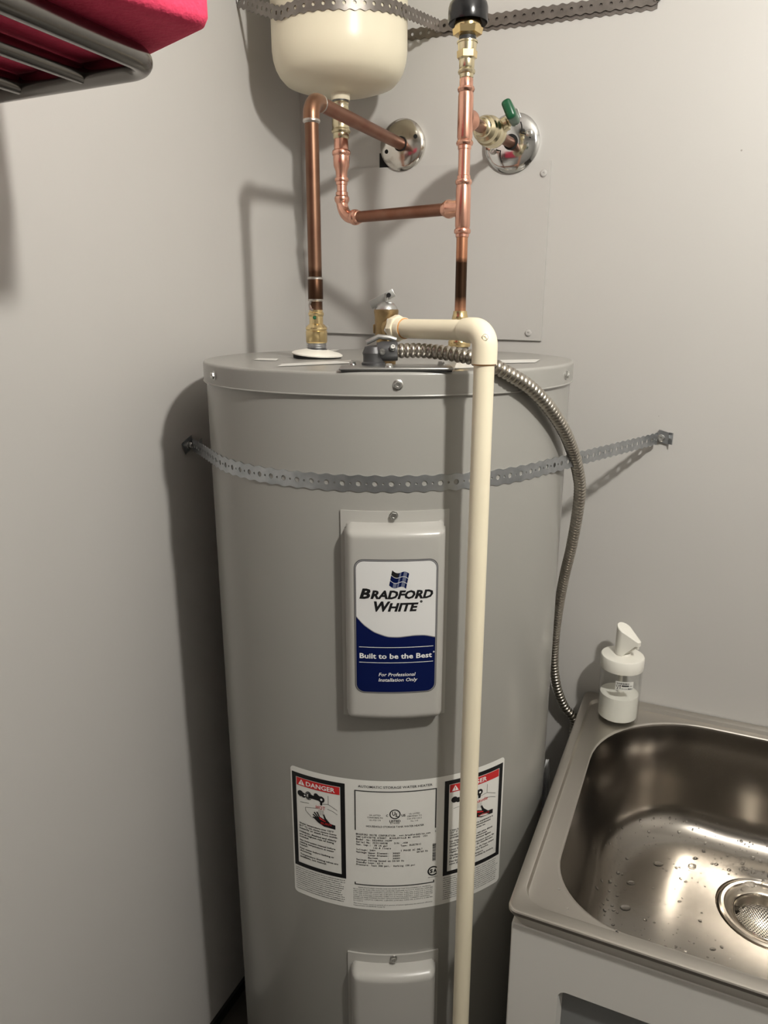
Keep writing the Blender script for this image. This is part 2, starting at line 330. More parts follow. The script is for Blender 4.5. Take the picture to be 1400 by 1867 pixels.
# --- lettering on curved labels: flat (u,v) in mm -> jacket
TXT = {}
def text_geo(s, bold=0.0, shear=0.0, spacing=1.0):
    key = (s, bold, shear, spacing)
    if key in TXT: return TXT[key]
    cu = bpy.data.curves.new('t', 'FONT'); cu.body = s; cu.size = 1.0; cu.offset = bold; cu.shear = shear; cu.space_character = spacing
    cu.resolution_u = 2; cu.fill_mode = 'FRONT'; cu.dimensions = '2D'
    o = bpy.data.objects.new('t', cu); COL.objects.link(o); bpy.context.view_layer.update()
    dg = bpy.context.evaluated_depsgraph_get(); e = o.evaluated_get(dg); me = e.to_mesh()
    vs = [(v.co.x, v.co.y) for v in me.vertices]; fs = [list(p.vertices) for p in me.polygons]
    e.to_mesh_clear(); bpy.data.objects.remove(o); bpy.data.curves.remove(cu)
    TXT[key] = (vs, fs); return vs, fs
class Sheet:                                         # everything printed on one label
    def __init__(self, a0, z0, R): self.a0, self.z0, self.R = a0, z0, R; self.ink = {}
    def P(self, u, v, lift): return cyl(self.a0+math.degrees(u/1000/self.R), self.z0+v/1000, self.R+lift)
    def mb(self, m): return self.ink.setdefault(m, MB())
    def poly(self, m, us, lo, hi, lift=0.0003):      # column strips between two curves
        vs = []; fs = []
        for u in us: vs += [self.P(u, lo(u), lift), self.P(u, hi(u), lift)]
        for i in range(len(us)-1): fs.append([2*i, 2*i+2, 2*i+3, 2*i+1])
        self.mb(m).add(vs, fs)
    def rect(self, m, u0, v0, u1, v1, lift=0.0003):
        n = max(1, int(abs(u1-u0)/6)); self.poly(m, [u0+(u1-u0)*i/n for i in range(n+1)], lambda u: v0, lambda u: v1, lift)
    def frame(self, m, u0, v0, u1, v1, w, lift=0.0003):
        self.rect(m, u0, v0, u1, v0+w, lift); self.rect(m, u0, v1-w, u1, v1, lift); self.rect(m, u0, v0+w, u0+w, v1-w, lift); self.rect(m, u1-w, v0+w, u1, v1-w, lift)
    def tri(self, m, pts, lift=0.0003): self.mb(m).add([self.P(u, v, lift) for u, v in pts], [list(range(len(pts)))])
    def ring(self, m, cu, cv, r0, r1, lift=0.0003, sx=1.0, a0=0, a1=360, n=28):
        vs = []; fs = []
        for i in range(n+1):
            a = math.radians(a0+(a1-a0)*i/n); vs += [self.P(cu+sx*r0*math.cos(a), cv+r0*math.sin(a), lift), self.P(cu+sx*r1*math.cos(a), cv+r1*math.sin(a), lift)]
        for i in range(n): fs.append([2*i, 2*i+1, 2*i+3, 2*i+2])
        self.mb(m).add(vs, fs)
    def line(self, m, pts, w, lift=0.0003):
        for (a, b), (c, d) in zip(pts, pts[1:]):
            L = math.hypot(c-a, d-b) or 1; nx, ny = -(d-b)/L*w/2, (c-a)/L*w/2
            self.tri(m, [(a-nx, b-ny), (c-nx, d-ny), (c+nx, d+ny), (a+nx, b+ny)], lift)
    def text(self, m, s, u, v, h, width=None, bold=0.0, shear=0.0, align='l', spacing=1.0, lift=0.0003, rot=0.0):
        vs, fs = text_geo(s, bold, shear, spacing)
        if not vs: return
        x0 = min(p[0] for p in vs); x1 = max(p[0] for p in vs); k = h/0.729; kx = k
        if width: kx = width/(x1-x0)
        off = {'l': 0, 'c': (x1-x0)/2*kx, 'r': (x1-x0)*kx}[align]
        cr, sr = math.cos(math.radians(rot)), math.sin(math.radians(rot)); out = []
        for p in vs:
            a, c = (p[0]-x0)*kx-off, p[1]*k; out.append(self.P(u+a*cr-c*sr, v+a*sr+c*cr, lift))
        self.mb(m).add(out, fs)
    def mono(self, m, s, u, v, h, width, bold=0.0):
        pit = width/max(1, len(s))
        for i, ch in enumerate(s):
            if ch == ' ': continue
            vs, fs = text_geo(ch, bold)
            if not vs: continue
            wn = (max(p[0] for p in vs)-min(p[0] for p in vs))*h/0.729
            self.text(m, ch, u+pit*(i+0.5), v, h, min(wn*1.15 if ch.islower() else wn, pit*0.88), bold=bold, align='c')
    def greek(self, m, u0, u1, v, h, lift=0.0003):   # print too small to read
        u = u0
        while u < u1-0.6:
            w = random.uniform(0.5, 1.5); w = min(w, u1-u)
            self.rect(m, u, v, u+w, v+h*random.uniform(0.5, 0.85), lift); u += w+random.choice((0.3, 0.3, 0.9))
    def flush(self, parent, names):
        for m, mb in self.ink.items(): o_ = mb.build(names.get(m, 'lettering'), m, parent, smooth=False); o_['kind'] = 'stuff'
def rr_bounds(hw, hv, r):
    def hi(u):
        a = abs(u)-(hw-r); return hv if a <= 0 else hv-r+math.sqrt(max(0, r*r-a*a))
    return (lambda u: -hi(u)), hi
def rr_cols(hw, r, n=24):
    c = [-hw+r*(1-math.cos(math.pi/2*k/8)) for k in range(9)]
    return c+[-hw+r+(2*hw-2*r)*k/n for k in range(1, n)]+[-x for x in c[::-1]]
# --- brand label on the upper cover
RB = HR+0.0022+0.021+0.0003
bl = Sheet(25.9, 0.9625, RB)
def layer(m, hw, hv, r, lift, lo=None, hi=None, n=24):
    l, h = rr_bounds(hw, hv, r); bl.poly(m, rr_cols(hw, r, n), lo or l, hi or h, lift)
lab = MB(); vs = []; fs = []; l, h = rr_bounds(48.8, 84.8, 11); us = rr_cols(48.8, 11)
for u in us: vs += [bl.P(u, l(u), 0), bl.P(u, h(u), 0)]
for i in range(len(us)-1): fs.append([2*i, 2*i+2, 2*i+3, 2*i+1])
lab.add(vs, fs); brand = lab.build('brand_label', 'ink', heater, smooth=False)
layer('silverink', 48.2, 84.2, 10.5, 0.00015); layer('ink', 46.9, 82.9, 9.6, 0.0003); layer('label_white', 46.5, 82.5, 9.3, 0.00045)
wave = [(-46.5, 13.5), (-38.2, 3.6), (-25.7, -5.4), (-10, -11.2), (2.5, -11.8), (21.4, -9.8), (34.2, -10.2), (46.5, -13.6)]
def wv(u):
    for (a, c), (d, e) in zip(wave, wave[1:]):
        if u <= d: t = (u-a)/(d-a); return c+(e-c)*t
    return wave[-1][1]
def wvs(u): return (wv(u-3)+2*wv(u)+wv(u+3))/4 if abs(u) < 43 else wv(u)
lo_, hi_ = rr_bounds(46.5, 82.5, 9.3)
bl.poly('silverink', rr_cols(46.5, 9.3, 40), lambda u: wvs(u)-1, lambda u: wvs(u)+0.9, 0.0006)
bl.poly('navy', rr_cols(46.5, 9.3, 40), lo_, wvs, 0.0007)
for v in (-24.6, -44.4): bl.rect('whiteink', -43.5, v, 44.5, v+0.7, 0.0009)
bl.text('whiteink', 'Built to be the Best', -43, -38.6, 6.6, 86, bold=0.022, lift=0.0009); bl.ring('whiteink', 45.2, -32.0, 0.5, 1.0, 0.0009, n=12)
bl.text('whiteink', 'For Professional', -20.4, -61.6, 4.6, 44, bold=0.010, shear=0.2, lift=0.0009)
bl.text('whiteink', 'Installation Only', -20.6, -68.6, 4.6, 46.5, bold=0.010, shear=0.2, lift=0.0009)
# initial capitals taller than the rest, slanted heavy letters
def heavy(s, u, v, h, w): bl.text('ink', s, u, v, h, w, bold=0.045, shear=0.25, lift=0.0006)
heavy('B', -42.8, 37.3, 12.2, 13.2); heavy('RADFORD', -29.8, 37.3, 10.2, 73)
heavy('W', -25.8, 21.8, 12.2, 19.5); heavy('HITE', -9.8, 21.8, 10.2, 36); bl.ring('ink_grey', 29.2, 33.0, 0.2, 1.6, 0.0006, n=14)
for k in range(3):                                   # waving flag emblem in three stripes
    top0, bot0 = 72.2-6.4*k, 72.2-6.4*k-5.7
    n = 20
    for i in range(n):
        t0, t1 = i/n, (i+1)/n
        def edge(t, v): return (-4.7+19.5*t-(72.2-v)*0.19, v-1.6*t*5.2*0.6+2.1*math.sin(t*2*math.pi*0.95)*-1.0)
        a, c2 = edge(t0, bot0), edge(t1, bot0); d, e2 = edge(t1, top0), edge(t0, top0)
        mm = 'navy' if (i < 9 or 11 <= i < 14 or i > 17) else 'midblue'
        if k == 2 and i < 8: mm = 'midblue' if i > 3 else 'navy'
        if k == 0 and mm == 'navy': mm = 'ink' if i < 8 else 'navy'
        bl.tri(mm, [a, c2, d, e2], 0.0006)
bl.flush(brand, {'label_white': 'white_field', 'navy': 'navy_field', 'silverink': 'border', 'midblue': 'flag_emblem'})
# --- rating label
RR = HR+0.0004
rt = Sheet(27.9, 0.638, RR)
hw, hv = 153.5, 101.2
vs = []; fs = []; l, h = rr_bounds(hw, hv, 6); us = rr_cols(hw, 6, 48)
for u in us: vs += [rt.P(u, l(u), 0), rt.P(u, h(u), 0)]
for i in range(len(us)-1): fs.append([2*i, 2*i+2, 2*i+3, 2*i+1])
lab = MB(); lab.add(vs, fs); rating = lab.build('rating_label', 'paper', heater, smooth=False)
def danger(u0, u1, french):
    w = u1-u0; rt = Sheet(27.9, 0.638, RR)
    rt.frame('ink', u0, -55, u1, 93.2, 6.2)
    iu0, iu1 = u0+6.9, u1-6.9
    rt.rect('red', iu0+0.3, 74.6, iu1-0.3, 86.2)
    tu = iu0+3
    rt.tri('whiteink', [(tu, 76.2), (tu+10, 76.2), (tu+5, 84.6)], 0.0005); rt.rect('red', tu+4.5, 78.8, tu+5.5, 82.2, 0.0007); rt.rect('red', tu+4.5, 77.2, tu+5.5, 78.1, 0.0007)
    rt.text('whiteink', 'DANGER', tu+12, 77.0, 6.8, min(w-34, 42), bold=0.02, lift=0.0005)
    k = (iu1-iu0)/64.0
    def X(a): return iu0+a*k
    # taps
    for cx, cy, r in ((6, 62.5, 4.6), (10.5, 61, 3.8)): rt.ring('ink', X(cx), cy, 0, r, 0.0003)
    rt.ring('whiteink', X(12.6), 61.5, 0, 1.1, 0.0005); rt.ring('ink', X(18.5), 62.5, 3.0, 4.6, sx=0.8); rt.ring('ink', X(18.5), 62.5, 5.2, 6.4, sx=0.8)
    rt.line('ink', [(X(18), 62.4), (X(37), 61.5)], 5.6); rt.ring('ink', X(30), 66.2, 0, 3.4); rt.line('ink', [(X(30), 66), (X(37), 63)], 5.4); rt.ring('ink', X(37.5), 62, 0, 4.8); rt.ring('whiteink', X(37.8), 62, 0, 1.6, 0.0005)
    rt.tri('ink', [(X(35.4), 59), (X(39.2), 59), (X(38.6), 53), (X(36), 53)])
    rt.line('ink', [(X(47.5), 70), (X(47.5), 57), (X(60), 50)], 0.5); rt.line('ink', [(X(47.5), 57), (X(39), 55.5)], 0.5)
    rt.line('ink', [(X(46), 49.5), (X(54), 47.5), (X(60), 44)], 0.5); rt.line('ink', [(X(5), 49), (X(19), 51)], 0.5); rt.line('ink', [(X(32), 47), (X(13), 43), (X(13.5), 38), (X(22), 31)], 0.5)
    rt.text('red', 'chaude' if french else 'HOT', X(29.5), 46.6, 5.6, 19*k if french else 13.5*k, lift=0.0006)
    for q in range(5): rt.line('ink', [(X(33.5+1.7*q), 45.5), (X(33.0+1.9*q), 37.5)], 0.35)
    # hand under the stream
    rt.tri('ink', [(X(24), 31.5), (X(32), 25), (X(41), 21), (X(57), 20), (X(57), 26.5), (X(50), 27.5), (X(44), 34), (X(41), 40.5), (X(39.5), 39), (X(41.5), 32), (X(36), 34.5), (X(30), 33.5)])
    for a in (((24, 31.5), (32, 30)), ((24.5, 36), (33, 30.5)), ((26.5, 40), (34, 31)), ((30.5, 41.5), (36, 31))): rt.line('ink', [(X(a[0][0]), a[0][1]), (X(a[1][0]), a[1][1])], 1.9, 0.00035)
    rt.tri('red', [(X(33.5), 34.5), (X(36), 33.2), (X(43.5), 30.0), (X(43), 28.8), (X(35), 30.8)], 0.0005)
    rt.text('red', 'brûlure' if french else 'BURN', X(36.5), 24.2, 3.6, 15*k, lift=0.0006)
    if french:
        L = ["L'eau à une température supérieure à", "125° F (51° C) peut instantanément", "causer des brûlures graves ou", "entraîner la mort.", None, "Le risque de brûlures est plus élevé", "chez les enfants, les personnes", "handicapées et les personnes âgées.", None, "Lisez la notice d'instruction avant de", "régler la température du chauffe-eau.", None, "Vérifiez la température de l'eau avant", "de prendre un bain ou une douche.", None, "Des limiteurs de température", "sont disponibles, consultez la notice."]
    else:
        L = ["Water temperature over 125°F", "(51° C) can cause severe burns", "instantly or death from scalds.", None, "Children, disabled and elderly", "are at highest risk of being", "scalded.", None, "See instruction manual before", "setting temperature at water", "heater.", None, "Feel water before bathing or", "showering.", None, "Temperature limiting valves are", "available, see manual."]
    v = 14.5
    for t in L:
        if t is None: v -= 1.6; continue
        rt.text('ink', t, iu0+2.2, v, 2.75, (iu1-iu0-5)*len(t)/max(len(q) for q in L if q)*0.98, bold=0.02); v -= 3.95
    v = -59.2
    for q in range(11): rt.greek('ink_grey', u0+1, u1-random.uniform(1, 8), v, 1.45); v -= 3.45
    rt.flush(rating, {'ink': 'danger_panel', 'red': 'red_print', 'whiteink': 'white_print', 'ink_grey': 'small_print'})
danger(-151, -73.6, False); danger(58, 150.5, True)
rt.text('ink', 'AUTOMATIC STORAGE WATER HEATER', -7.6, 90.2, 3.6, 97, align='c', bold=0.008)
rt.rect('ink_grey', -61, 84.4, 47, 85.9); rt.rect('ink_grey', -61, 24.9, -59.4, 84.4); rt.rect('ink_grey', 45.4, 24.9, 47, 84.4)
rt.ring('ink', -8, 51.5, 5.9, 7.3); rt.text('ink', 'U', -11.6, 49.8, 6.0, 4.0, bold=0.03); rt.text('ink', 'L', -7.0, 47.6, 5.8, 3.6, bold=0.03)
rt.text('ink', 'C', -19.6, 48.0, 3.2, 2.6, bold=0.03); rt.text('ink', 'US', 0.4, 48.0, 3.4, 5.4, bold=0.03)
rt.text('ink', 'LISTED', -8, 39.4, 3.6, 14.5, bold=0.025, align='c'); rt.text('ink', 'E14300', -8, 36.8, 2.2, 12, align='c')
for i, s in enumerate(('UL LISTED', 'CONFORMS TO', 'UL STD 174')): rt.text('ink_grey', s, -34, 48.6-3.8*i, 2.2, (14.5, 20.5, 14.5)[i], align='c')
for i, s in enumerate(('UL LISTED', 'CERTIFIED TO', 'CSA STD C22.2', 'No. 110')): rt.text('ink_grey', s, 17.5, 50.2-3.7*i, 2.2, (14, 19.5, 19.5, 9.5)[i], align='c')
rt.text('ink', 'HOUSEHOLD STORAGE TANK WATER HEATER', -7.6, 31.0, 2.9, 76, align='c', bold=0.008)
rt.text('ink', '5', 45.5, 18.3, 3.0)
rows = [(0, 'BRADFORD WHITE CORPORATION', -59.5, 52), (0, 'www.bradfordwhite.com', -2.5, 42), (1, '200 LAFAYETTE STREET  MIDDLEVILLE MI 49333  USA', -59.5, 95),
        (2, 'Model  No: RE240S6-1NCPP', -59.5, 48), (3, 'Serial No: ZK52144538', -59.5, 42), (3, 'D/N: -458', -9, 18), (4, 'Nom. Cap.:  38 US gal', -59.5, 42), (4, 'Type: ELECTRIC', -0.5, 27.5),
        (5, '143.8 liters', -37, 24), (6, 'Voltage: 240V', -59.5, 26), (6, '1 PHASE AC ONLY', -0.5, 29.5), (7, 'Wattage Upper Element:', -59.5, 44), (7, '3000W', -11, 10), (7, '50/60 Hz', 21, 15.5),
        (8, 'Lower Element:', -43.5, 28), (8, '3000W', -11, 10), (9, 'Maximum       :', -43.5, 28), (9, '3000W', -11, 10), (10, 'Wattage rating based on 50/60 Hz', -59.5, 64), (11, 'Standby Loss: 63 W', -59.5, 36), (12, 'Pressure: Test 300 psi,  Working 150 psi', -59.5, 79)]
for r_, s, u, w in rows: rt.mono('ink', s, u, 17.6-3.98*r_, 2.7, w, bold=0.022)
v = 0.5
while v > -27:                                       # upright bar code
    hgt = random.choice((0.35, 0.5, 0.8, 1.2)); rt.rect('ink', 42.8, v-hgt, 47.4, v); v -= hgt+random.choice((0.3, 0.45, 0.7))
rt.ring('ink', 44, -42.8, 5.6, 7.6, a0=40, a1=320); rt.text('ink', 'S', 39.6, -45.6, 5.8, 4.2, bold=0.05); rt.text('ink', 'A', 44.6, -45.6, 5.8, 4.8, bold=0.05); rt.greek('ink_grey', 37.5, 50.5, -53, 1.2)
rt.rect('ink_grey', -62, -61.8, 46, -60.2); rt.rect('ink_grey', -62, -60.2, -60.4, -57.5); rt.rect('ink_grey', 44.4, -60.2, 46, -57.5)
pat = ['MANUFACTURED UNDER ONE OR MORE OF THE FOLLOWING U.S. PATENTS', 'RE.34,534; B1 5,341,770; 4,416,222; 4,628,184; 4,669,448; 4,672,919; 4,808,356; 4,829,983', '4,861,968; 4,904,428; 5,000,893; 5,023,031; 5,052,346; 5,081,696; 5,092,519; 5,115,767', '5,199,385; 5,277,171; 5,372,185; 5,485,879; 5,574,822; 5,596,952; 5,660,165; 5,682,666', '5,761,379; 5,943,984; 5,954,492; 5,988,117; 6,142,216; 6,684,821; 7,063,132; 7,007,748',
       'OTHER U.S. AND FOREIGN PATENT APPLICATIONS PENDING. CURRENT CANADIAN', 'PATENTS: 1,272,914; 1,280,043; 1,289,832; 2,045,862; 2,092,105; 2,107,012; 2,108,186', '2,112,515', None, 'This water heater meets or exceeds all or portion of (where applicable) the minimum efficiency', 'requirements of ASHRAE Code 90']
v = -66.6
for i, s in enumerate(pat):
    if s is None: v -= 1.4; continue
    rt.text('ink_grey', s, -64 if i else -57, v, 1.75, {0: 98, 7: 13, 10: 43, 5: 104}.get(i, 108)); v -= 3.15
rt.flush(rating, {'red': 'red_print', 'whiteink': 'white_print'})
# --- paper labels lying on the lid
for pts in (((462, 656), (470, 653), (508, 653.5), (503, 657.5)), ((505, 668), (514, 663.5), (640, 656), (640, 662)), ((596, 640), (596, 636), (617, 636.5), (612, 640)), ((828, 672), (832, 662), (868, 662), (868, 670)), ((905, 662), (910, 656), (985, 655), (975, 661))):
    q = [on_z(x, y, ZT+0.0004) for x, y in pts]
    q = [p if math.hypot(p.x-HX, p.y-HY) < 0.25 else Vector((HX, HY, p.z))+(p-Vector((HX, HY, p.z))).normalized()*0.25 for p in q]
    flat(q, [[0, 1, 2, 3]], 'lid_label', 'paper', heater)
# --- water nipples
NL = (-0.5229, 0.9296); NR = (-0.3376, 1.0129)
def prof_px(q, rows): return [(r_at(w, q, z_on(y, q)), z_on(y, q)) for y, w in rows]
def threads(q, z0, z1, r):
    out = []; n = 8
    for i in range(n): z = z0+(z1-z0)*i/n; out += [(r, z), (r*0.93, z+(z1-z0)/n*0.5)]
    return out+[(r, z1)]
MB().lathe(threads(NL, ZT-0.002, z_on(622, NL), 0.0137), (*NL, 0), seg=28).build('pipe_nipple', 'thread', heater)
MB().lathe(threads(NR, ZT-0.002, z_on(622, NR), 0.0137), (*NR, 0), seg=28).build('pipe_nipple', 'thread', heater)
tilt = Matrix.Rotation(math.radians(5), 3, Vector((0.2, 1, 0)).normalized())
ax = tilt @ Vector((0, 0, 1))
MB().lathe([(0.036, 0.0045), (0.0362, 0.006), (0.033, 0.0078), (0.022, 0.0105), (0.0142, 0.0125)], (NL[0], NL[1], ZT), ax, seg=40, cap1=False).build('pipe_collar', 'white_plastic', heater)
MB().lathe([(0.034, 0.000), (0.0345, 0.0045)], (NL[0], NL[1], ZT-0.001), ax, seg=40).build('collar_underside', 'black_matte', heater)  # black disc giving the white collar a dark underside
# --- junction cover plate on the lid
pc = at_d(722, 668, 0.836); pc.z = ZT+0.003
rotp = Matrix.Rotation(YAW, 3, 'Z')
plate = MB().box(pc, (0.126, 0.058, 0.003), rotp, 0.0012).build('junction_plate', 'plate', heater)
MB().box(pc-Vector((0, 0, 0.0022)), (0.122, 0.054, 0.002), rotp).build('plate_gasket', 'ink_grey', heater)
ps = screw_mesh('plate_screw', 0.0045, 0.0036, 0.004)
for dx, dy in ((0.052, 0.014), (-0.008, -0.020), (-0.050, 0.018)): place(ps, 'plate_screw', plate, pc+rotp @ Vector((dx, dy, 0.0015)), (0, 0, 1), dx*20)

# ------------------------------------------------------------------ perforated straps
def strap(path, width, name, m, parent=None, pitch=0.019, start=0.0, lift=0.0, origin=None, twist=None, scal=0.09, single=False):
    pts = resample(path, 0.002); n = len(pts)
    L = (n-1)*0.002
    def frame(s):
        i = max(0, min(n-2, int(s/0.002))); t = s/0.002-i; p = pts[i].lerp(pts[i+1], t)
        j0, j1 = max(0, i-2), min(n-1, i+3); tg = (pts[j1]-pts[j0]).normalized(); return p, tg
    cell = pitch if single else pitch/2; nc = int(L/cell); b = MB(); hwd = width/2; K = 36
    for q in range(nc):
        big = q % 2 == 0; rad = 0.0031*(width/0.020) if big else 0.0013*(width/0.020)
        if single: rad = 0.0026
        s0 = q*cell; c = s0+cell/2; ring = []; outer = []
        for k in range(K):
            a = 2*math.pi*(k+0.5)/K; ca, sa = math.cos(a), math.sin(a)
            ring.append((c+rad*ca, rad*sa))
            hx = cell/2; edge = hwd
            t = min(hx/abs(ca) if abs(ca) > 1e-6 else 9, edge/abs(sa) if abs(sa) > 1e-6 else 9)
            outer.append([c+t*ca, t*sa])
        # snap the corners so that neighbouring cells meet
        corners = [(s0+cell, hwd), (s0, hwd), (s0, -hwd), (s0+cell, -hwd)]
        for cx, cy in corners:
            kk = min(range(K), key=lambda i: (outer[i][0]-cx)**2+(outer[i][1]-cy)**2); outer[kk] = [cx, cy]
        vs = []
        for (s, w) in ring+[tuple(o) for o in outer]:
            if abs(abs(w)-hwd) < 1e-6: w = math.copysign(hwd-width*scal*(1-math.cos(2*math.pi*(s/pitch-(0.5 if single else 0.25))))*0.5, w)
            p, tg = frame(s); up = Vector((0, 0, 1)); up = (up-tg*up.dot(tg)).normalized()
            if twist:
                ang = twist(s, L)
                if ang: up = Matrix.Rotation(ang, 3, tg) @ up
            vs.append(p+up*w)
        fs = [[k, (k+1) % K, K+(k+1) % K, K+k] for k in range(K)]
        b.add(vs, fs)
    o = b.build(name, m, parent, smooth=True, origin=origin, weld=True, angle=40, thick=0.0009)
    return o
def arc_strap(cx, cy, R, A, B, z):                   # wall anchor A, round the front of a cylinder, wall anchor B
    def tang(P, sgn):
        w = Vector((cx-P[0], cy-P[1])); d = w.length; an = math.atan2(w.y, w.x)+sgn*math.asin(R/d); ln = math.sqrt(d*d-R*R)
        return Vector((P[0]+ln*math.cos(an), P[1]+ln*math.sin(an)))
    ta, tb = tang(A, -1), tang(B, 1)
    a0 = math.atan2(ta.y-cy, ta.x-cx); a1 = math.atan2(tb.y-cy, tb.x-cx)
    while a1 < a0: a1 += 2*math.pi
    pts = [Vector((A[0], A[1], A[2]))]
    n = 60
    pts += [Vector((cx+R*math.cos(a0+(a1-a0)*i/n), cy+R*math.sin(a0+(a1-a0)*i/n), z)) for i in range(n+1)]
    pts.append(Vector((B[0], B[1], B[2]))); return pts
AR = on_y(1203, 798, WB); AL = on_x(347, 810, WL)
hs = thing('perforated_strap', 'shiny galvanised perforated strap tied around the grey water heater', 'strap', (HX, HY, 1.13))
strap(arc_strap(HX, HY, HR+0.0012, (WL+0.003, AL.y, AL.z), (AR.x, WB-0.003, AR.z), 1.1305), 0.0205, 'band', 'galv', hs)
# bent-out ends and lag screws
b = MB(); b.box((AR.x+0.006, WB-0.004, AR.z+0.002), (0.022, 0.0012, 0.019), Matrix.Rotation(0.25, 3, 'Y')); b.box((AR.x+0.017, WB-0.009, AR.z+0.001), (0.010, 0.0012, 0.019), Matrix.Rotation(-0.9, 3, 'Z')); b.build('strap_end', 'galv', hs)
b = MB(); b.box((WL+0.0025, AL.y-0.008, AL.z+0.001), (0.0012, 0.026, 0.019), Matrix.Rotation(0.4, 3, 'X')); b.box((WL+0.006, AL.y+0.018, AL.z-0.003), (0.0012, 0.018, 0.017), Matrix.Rotation(0.45, 3, 'Z')); b.build('strap_end', 'galv', hs)
lag = screw_mesh('lag_screw', 0.0060, 0.0045, 0.0065)
place(lag, 'lag_screw', hs, (AR.x+0.002, WB-0.0045, AR.z), (0, -1, 0.1)); place(lag, 'lag_screw', hs, (WL+0.003, AL.y-0.006, AL.z), (1, -0.1, 0))

# ------------------------------------------------------------------ expansion tank
TX = (-0.5785, 1.122); TR = 0.1035
tank = thing('expansion_tank', 'cream enamelled expansion tank strapped high in the wall corner', 'tank', (TX[0], TX[1], 1.64))
zb, zs_ = 1.6455, 1.690
prof = [(0.014, zb-0.0005)]
prof += [(0.080*math.sin(a), zb+0.020*(1-math.cos(a))) for a in [math.radians(d) for d in (14, 26, 38, 48, 56)]]
e = prof[-1]
prof += [(0.086, zb+0.0155), (0.0935, zb+0.0235), (0.0985, zb+0.0325), (0.1018, zb+0.043), (TR, zb+0.056), (TR, zb+0.14), (TR+0.0012, zb+0.142), (TR+0.0012, zb+0.150), (TR, zb+0.152), (TR, zb+0.245)]
prof = sorted(prof, key=lambda p: p[1])
prof += [(TR*math.cos(a), zb+0.245+0.045*math.sin(a)) for a in [math.radians(d) for d in (20, 40, 60, 80)]]
MB().lathe(prof, (*TX, 0), seg=72).build('shell', 'tank', tank, angle=50)
MB().lathe(prof_px(TX, ((184, 33), (183, 34), (160, 38))), (*TX, 0), seg=30).build('neck', 'tank', tank)
MB().lathe(threads(TX, z_on(197, TX), z_on(182, TX), r_at(30, TX, 1.63)), (*TX, 0), seg=26).build('threaded_stub', 'thread', tank)
# upper straps
zu = 1.732
us_ = thing('perforated_strap', 'dark perforated strap wrapped around the cream expansion tank', 'strap', (TX[0], TX[1], zu))
pth = arc_strap(TX[0], TX[1], TR+0.0012, (WL+0.003, 1.085, 1.783), (-0.470, WB-0.006, 1.7665), zu)
for p in pth[1:-1]: p.z = zu+max(0.0, (p.y-1.03))*0.13
strap(pth+[Vector((-0.44, WB-0.0035, 1.7655)), Vector((-0.13, WB-0.003, 1.758))], 0.0195, 'band', 'galv_dark', us_, pitch=0.0145, scal=0.12, single=True)
lag_d = lag
place(lag_d, 'lag_screw', us_, (-0.135, WB-0.004, 1.7585), (0, -1, 0)); place(lag_d, 'lag_screw', us_, (WL+0.003, 1.088, 1.783), (1, 0, 0))
bs = strap([Vector((-0.70, WB-0.0015, 1.769)), Vector((-0.44, WB-0.0015, 1.7605)), Vector((-0.13, WB-0.0015, 1.752))], 0.0185, 'perforated_strap', 'galv_dark', pitch=0.0145, scal=0.12, single=True, origin=(-0.4, WB, 1.76))
tag(bs, 'second dark perforated strap lying flat along the wall behind the tank strap', 'strap')

# ------------------------------------------------------------------ hot line: copper from heater up and into the wall
E1 = on_y(737, 266, WB); zel = 1.5885
hot = thing('copper_pipe', 'aged brown copper pipe rising from the heater and elbowing into the wall', 'pipe', (*NL, z_on(622, NL)))
rp = 0.0094
MB().lathe([(rp, z_on(570, NL)), (rp, zel-0.022)], (*NL, 0), seg=28).build('riser', 'copper_pipeL', hot)
dirh = Vector((E1.x-NL[0], WB-NL[1], E1.z-zel)).normalized()
cE = Vector((NL[0], NL[1], zel))
def elbow_path(c, d0, d1, r, n=12):                  # c corner, arrives along d0, leaves along d1
    p0 = c-d0*r; return [p0+d0*(r*math.sin(a))+d1*(r*(1-math.cos(a))) for a in [math.pi/2*k/n for k in range(n+1)]]
up = Vector((0, 0, 1))
ep = elbow_path(cE, up, dirh, 0.020)
b = MB(); b.tube([cE-up*0.026]+ep+[cE+dirh*0.026], 0.0112, seg=24); b.build('elbow', 'copper_old', hot)
for p, d in ((cE-up*0.026, up), (cE+dirh*0.026, dirh)): MB().lathe([(0.0096, -0.003), (0.0114, -0.001), (0.0116, 0.001), (0.0105, 0.003)], p, d, seg=24).build('solder_ring', 'solder', hot)
MB().lathe([(rp, 0.020), (rp, WB-NL[1]+0.004)], cE, dirh, seg=26).build('wall_run', 'copper_dull', hot)
MB().lathe([(rp+0.0003, z_on(548, NL)), (rp+0.0012, z_on(545, NL)), (rp+0.0012, z_on(509, NL)), (rp+0.0004, z_on(507, NL))], (*NL, 0), seg=26).build('slip_coupling', 'copper_pipeL', hot)
for y in (508, 547): MB().lathe([(rp+0.0003, z_on(y+3, NL)), (rp+0.0017, z_on(y+1, NL)), (rp+0.0017, z_on(y-1, NL)), (rp, z_on(y-3, NL))], (*NL, 0), seg=22).build('solder_ring', 'solder', hot)
